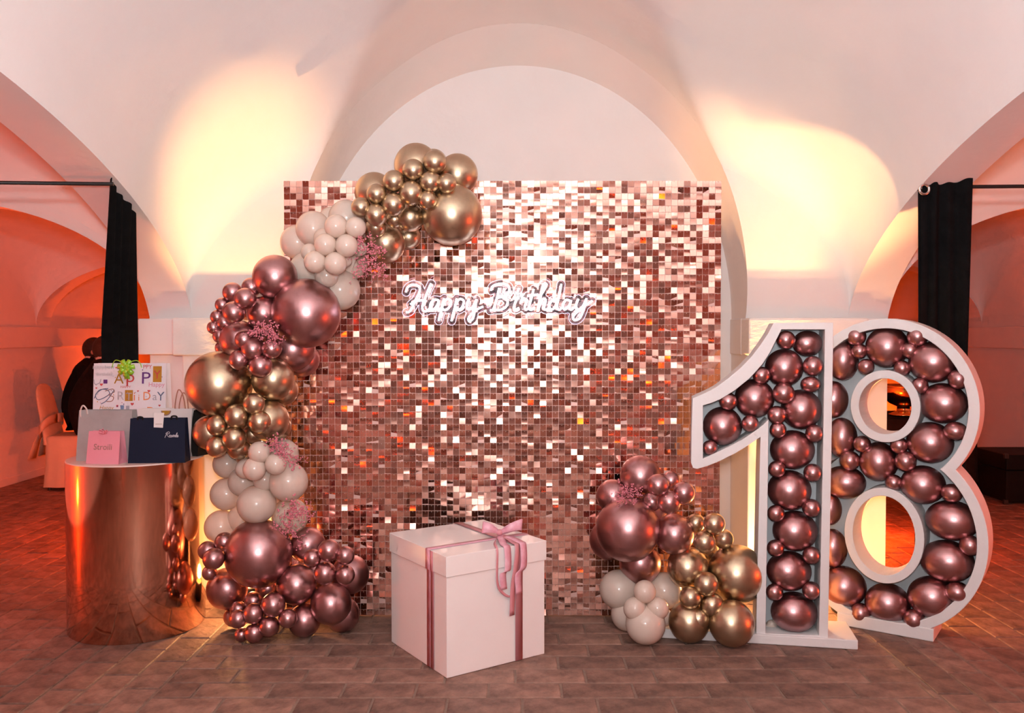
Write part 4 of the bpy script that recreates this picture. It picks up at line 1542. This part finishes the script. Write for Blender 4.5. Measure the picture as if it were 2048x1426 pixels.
# ------------------------------------------------------------------ guests in the left hall
def covered_chair(name, c, yaw, label):
    o = empty(name, c, label, 'chair', 'chairs under cream covers')
    rot = Matrix.Rotation(yaw, 4, 'Z')

    def T(x, y, z): return Vector(c) + (rot @ Vector((x, y, z)))
    # local +x is the way the sitter faces
    rows = []
    n = 24
    for z, xc, hx, hy in ((0.40, -0.21, 0.040, 0.215), (0.50, -0.225, 0.036, 0.21), (0.65, -0.255, 0.032, 0.20), (0.80, -0.285, 0.030, 0.185), (0.88, -0.300, 0.026, 0.16), (0.92, -0.307, 0.014, 0.11), (0.93, -0.309, 0.002, 0.03)):
        rows.append([T(xc + hx * math.cos(t) * (1 if abs(math.cos(t)) > 0.5 else 1), hy * math.copysign(abs(math.sin(t)) ** 0.6, math.sin(t)), z) for t in [2 * math.pi * k / n for k in range(n + 1)]])
    mb = MB().grid(rows)
    subsurf(mesh('back_cover', mb.v, mb.f, 'cover', o, True), 1)
    rows = []
    n = 56
    for z, s in ((0.475, 0.0), (0.475, 0.7), (0.472, 0.97), (0.455, 1.0), (0.30, 1.03), (0.15, 1.07), (0.03, 1.12)):
        row = []
        for k in range(n + 1):
            t = 2 * math.pi * k / n
            ct, stt = math.cos(t), math.sin(t)
            q = 1 / max(abs(ct), abs(stt))
            q = 0.75 * q + 0.25
            wv = 1 + (0.035 * math.sin(9 * t) if z < 0.4 else 0) * (0.45 - z) / 0.42
            row.append(T(-0.0 + 0.225 * ct * q * s * wv, 0.22 * stt * q * s * wv, z))
        rows.append(row)
    mb = MB().grid(rows)
    mesh('skirt', mb.v, mb.f, 'cover', o, True)
    sash = MB()
    ring = []
    for z in (0.52, 0.60):
        ring.append([T(-0.235 + 0.05 * math.cos(t), 0.225 * math.copysign(abs(math.sin(t)) ** 0.6, math.sin(t)), z + 0.06 * math.cos(t)) for t in [2 * math.pi * k / 28 for k in range(29)]])
    sash.grid(ring)
    solid(mesh('sash', sash.v, sash.f, 'organza', o, True), 0.006)
    for sg in (-1, 1):
        strip('sash_tail', [T(-0.28, sg * 0.03, 0.55), T(-0.33, sg * 0.08, 0.42), T(-0.36, sg * 0.12, 0.27)], (rot @ Vector((0.2, 1, 0))).normalized(), [0.05, 0.09, 0.13], 'organza', o, thick=0.003)
    for sx in (-0.19, 0.19):
        for sy in (-0.18, 0.18):
            MB().tube([T(sx, sy, 0.0), T(sx, sy, 0.20)], 0.014, 8).obj('leg', 'black_metal', o)
    return o


chp = fl(160, 972)
covered_chair('dining_chair', (chp.x, chp.y, 0), R(8), 'cream covered dining chair with sash, nearest beyond the left arch')
ch2 = (chp.x + 0.15, chp.y + 0.75, 0)
covered_chair('dining_chair', ch2, R(8), 'cream covered dining chair farther back, behind the nearest one')


def sitter(c, yaw, label, lean=0.0, scale=1.0):
    """a person seated on a chair at c, facing local +x"""
    o = empty('person', c, label, 'person', 'seated guests in dark suits')
    rot = Matrix.Rotation(yaw, 4, 'Z')

    def T(p): return rot @ (Vector(p) * scale)
    J_ = {
        'pelvis': ((-0.08, 0, 0.56), 0.145), 'waist': ((-0.06, 0, 0.72), 0.130), 'chest': ((0.0 + lean, 0, 0.92), 0.140), 'shoul': ((0.05 + lean, 0, 1.075), 0.115),
        'neck': ((0.09 + lean, 0, 1.15), 0.058), 'head': ((0.12 + lean, 0, 1.225), 0.082), 'crown': ((0.125 + lean, 0, 1.285), 0.072),
        'ls': ((0.05 + lean, 0.185, 1.03), 0.080), 'le': ((0.12 + lean, 0.25, 0.80), 0.060), 'lw': ((0.38, 0.17, 0.78), 0.042), 'lh': ((0.46, 0.14, 0.79), 0.036),
        'rs': ((0.05 + lean, -0.185, 1.03), 0.080), 're': ((0.12 + lean, -0.25, 0.80), 0.060), 'rw': ((0.38, -0.17, 0.78), 0.042), 'rh': ((0.46, -0.14, 0.79), 0.036),
        'lk': ((0.36, 0.13, 0.52), 0.078), 'la': ((0.34, 0.14, 0.10), 0.05), 'lt': ((0.50, 0.15, 0.045), 0.042),
        'rk': ((0.36, -0.13, 0.52), 0.078), 'ra': ((0.34, -0.14, 0.10), 0.05), 'rt': ((0.50, -0.15, 0.045), 0.042),
        'lhip': ((-0.02, 0.10, 0.53), 0.105), 'rhip': ((-0.02, -0.10, 0.53), 0.105)}
    E = [('pelvis', 'waist'), ('waist', 'chest'), ('chest', 'shoul'), ('shoul', 'neck'), ('neck', 'head'), ('head', 'crown'), ('shoul', 'ls'), ('ls', 'le'), ('le', 'lw'), ('lw', 'lh'),
         ('shoul', 'rs'), ('rs', 're'), ('re', 'rw'), ('rw', 'rh'), ('pelvis', 'lhip'), ('lhip', 'lk'), ('lk', 'la'), ('la', 'lt'), ('pelvis', 'rhip'), ('rhip', 'rk'), ('rk', 'ra'), ('ra', 'rt')]
    names = list(J_)
    me = bpy.data.meshes.new('body')
    me.from_pydata([tuple(T(J_[n][0])) for n in names], [(names.index(a), names.index(b)) for a, b in E], [])
    ob = bpy.data.objects.new('body', me)
    COL.objects.link(ob)
    md = ob.modifiers.new('skin', 'SKIN')
    md.use_smooth_shade = True
    for i, n in enumerate(names):
        r_ = J_[n][1] * scale
        sv = me.skin_vertices[0].data[i]
        sv.radius = (r_ * (1.18 if n in ('chest', 'waist', 'pelvis') else 1), r_)
        sv.use_root = (n == 'pelvis')
    subsurf(ob, 2)
    dg = bpy.context.evaluated_depsgraph_get()
    bme = bpy.data.meshes.new_from_object(ob.evaluated_get(dg))
    bpy.data.objects.remove(ob)
    bme.materials.clear()
    for m_ in ('suit', 'skin', 'shirt'):
        bme.materials.append(M[m_])
    for p in bme.polygons:
        cc = p.center
        q = rot.inverted() @ cc
        p.material_index = 1 if (q.z > 1.165 * scale or (q.z > 0.7 * scale and q.x > 0.40 * scale and q.z < 0.85 * scale)) else (2 if q.z > 1.155 * scale else 0)
        p.use_smooth = True
    body = bpy.data.objects.new('body', bme)
    COL.objects.link(body)
    body.parent = o
    base = Vector(c)
    hd = Vector((0.12 + lean, 0, 1.235))

    def blob(name, cen, rx, ry, rz, mat, cut=None, parent=None):
        v, f = [], []
        n, m_ = 24, 16
        for i in range(m_ + 1):
            ph = math.pi * i / m_
            for j in range(n):
                th = 2 * math.pi * j / n
                p = Vector((rx * math.sin(ph) * math.cos(th), ry * math.sin(ph) * math.sin(th), rz * math.cos(ph)))
                if cut: p = cut(p)
                v.append(base + T(Vector(cen) + p))
        for i in range(m_):
            for j in range(n):
                f.append((i * n + j, i * n + (j + 1) % n, (i + 1) * n + (j + 1) % n, (i + 1) * n + j))
        return mesh(name, v, f, mat, parent or o, True)
    # short hair covering crown and back of the skull, open at the face
    def haircut(p):
        if p.x > 0.045 and p.z < 0.05: p = Vector((0.045, p.y * 0.96, p.z))
        return p
    blob('hair', hd + Vector((-0.014, 0, 0.008)), 0.114, 0.096, 0.120, 'hair', haircut)
    blob('face', hd + Vector((0.022, 0, -0.03)), 0.083, 0.072, 0.105, 'skin')
    blob('nose', hd + Vector((0.108, 0, -0.03)), 0.018, 0.012, 0.024, 'skin')
    for sg in (-1, 1):
        blob('ear', hd + Vector((-0.005, sg * 0.088, -0.02)), 0.018, 0.008, 0.030, 'skin')
        blob('eye', hd + Vector((0.092, sg * 0.032, 0.0)), 0.010, 0.012, 0.008, 'shirt')
    blob('mouth', hd + Vector((0.098, 0, -0.078)), 0.008, 0.024, 0.006, INK['pink'])
    # five fingers a hand, resting on the table
    for sg in (-1, 1):
        for i, (ln, oy) in enumerate(((0.062, -0.028), (0.075, -0.010), (0.078, 0.008), (0.068, 0.026))):
            a = Vector((0.475, sg * 0.14 + oy, 0.792))
            MB().tube([base + T(a), base + T(a + Vector((ln * 0.6, 0, 0.006))), base + T(a + Vector((ln, 0, -0.016)))], [0.0095, 0.009, 0.007], 8).obj('finger', 'skin', o, True)
        a = Vector((0.44, sg * 0.14 - sg * 0.034, 0.785))
        MB().tube([base + T(a), base + T(a + Vector((0.030, -sg * 0.022, 0.0))), base + T(a + Vector((0.058, -sg * 0.026, -0.008)))], [0.011, 0.010, 0.008], 8).obj('thumb', 'skin', o, True)
    return o


pp = at(181, 800, chp.y)
sitter((pp.x - 0.05, chp.y + 0.02, 0), R(28), 'person in black suit seated with back turned beside the birthday bag', 0.06)
p2 = at(152, 800, chp.y + 0.95)
sitter((p2.x, chp.y + 1.0, 0), R(10), 'second person in dark suit, partly hidden behind the first', 0.05, 0.985)
# the table they sit at
tc = Vector((-2.62, chp.y + 0.75, 0))
tb = empty('dining_table', tc, 'round dining table under a long cream cloth in left hall', 'table')
rows = []
for r_, z in ((0.0005, 0.755), (0.46, 0.755), (0.50, 0.75), (0.51, 0.70), (0.53, 0.4), (0.56, 0.03)):
    rows.append([tc + Vector(((r_ + (0.03 * math.sin(18 * t) * (0.75 - z) / 0.7)) * math.cos(t), (r_ + (0.03 * math.sin(18 * t) * (0.75 - z) / 0.7)) * math.sin(t), z)) for t in [2 * math.pi * j / 120 for j in range(121)]])
mb = MB().grid(rows)
mesh('tablecloth', mb.v, mb.f, 'cover', tb, True)

# ------------------------------------------------------------------ right hall: buffet table, bowl, cases
btc = Vector((2.98, 6.75, 0))
bt_ = empty('buffet_table', btc, 'black draped buffet table seen through the upper hole of the eight', 'table')
bevel(MB().box((btc.x - 0.45, btc.y - 0.35, 0.72), (btc.x + 0.45, btc.y + 0.35, 0.745)).obj('table_top', 'black_cloth', bt_), 0.004)
rows = []
for z, s in ((0.742, 1.0), (0.72, 1.005), (0.4, 1.01), (0.28, 1.02)):
    row = []
    for k_ in range(121):
        t = 4 * k_ / 120
        e = int(t) % 4
        f_ = t - int(t)
        cr_ = [(-1, -1), (1, -1), (1, 1), (-1, 1), (-1, -1)]
        a, b = cr_[e], cr_[e + 1]
        x, y = a[0] + (b[0] - a[0]) * f_, a[1] + (b[1] - a[1]) * f_
        wv = 1 + 0.012 * math.sin(k_ * 1.1) * (0.74 - z) / 0.4
        row.append(btc + Vector((x * 0.455 * s * wv, y * 0.355 * s * wv, z)))
    rows.append(row)
mb = MB().grid(rows)
mesh('drape', mb.v, mb.f, 'black_cloth', bt_, True)
for sx in (-0.4, 0.4):
    for sy in (-0.3, 0.3):
        MB().tube([btc + Vector((sx, sy, 0)), btc + Vector((sx, sy, 0.72))], 0.02, 8).obj('leg', 'black_metal', bt_)
bw = btc + Vector((0.02, -0.12, 0.7465))
bowl = empty('serving_bowl', bw, 'shiny brass serving bowl on the black buffet table', 'bowl')
MB().lathe([(0.0005, 0.0), (0.10, 0.0), (0.105, 0.012), (0.05, 0.035), (0.045, 0.07), (0.10, 0.095), (0.165, 0.15), (0.19, 0.22), (0.185, 0.23), (0.16, 0.16), (0.09, 0.108), (0.0005, 0.10)], bw, 40).obj('bowl', 'brass', bowl, True)
MB().lathe([(0.188, 0.222), (0.197, 0.228), (0.188, 0.236)], bw, 40).obj('rim', 'brass', bowl, True)
for i, (x0, y0, wd, dp, ht, lab) in enumerate(((3.62, 7.35, 0.30, 0.55, 0.34, 'low black flight case on the floor at far right'),
                                             (3.98, 6.95, 0.5, 0.5, 0.40, 'larger black flight case at the right edge of the photo'))):
    cs = empty('flight_case', (x0 + wd / 2, y0 + dp / 2, 0), lab, 'case', 'black flight cases in right hall')
    bevel(MB().box((x0, y0, 0.015), (x0 + wd, y0 + dp, ht * 0.68)).obj('case_body', 'case', cs), 0.008)
    bevel(MB().box((x0 - 0.002, y0 - 0.002, ht * 0.69), (x0 + wd + 0.002, y0 + dp + 0.002, ht)).obj('lid', 'case', cs), 0.008)
    for z in (0.02, ht - 0.01):
        for xx in (x0, x0 + wd):
            bevel(MB().box((xx - 0.018, y0 - 0.006, z - 0.02), (xx + 0.018, y0 + 0.02, z + 0.018)).obj('corner_guard', 'black_metal', cs), 0.004)
    bevel(MB().box((x0 + wd / 2 - 0.03, y0 - 0.008, ht * 0.6), (x0 + wd / 2 + 0.03, y0, ht * 0.78)).obj('latch', 'black_metal', cs), 0.003)
    for fx in (x0 + 0.05, x0 + wd - 0.05):
        MB().box((fx - 0.02, y0 + 0.04, 0), (fx + 0.02, y0 + 0.08, 0.02)).obj('foot', 'black_metal', cs)
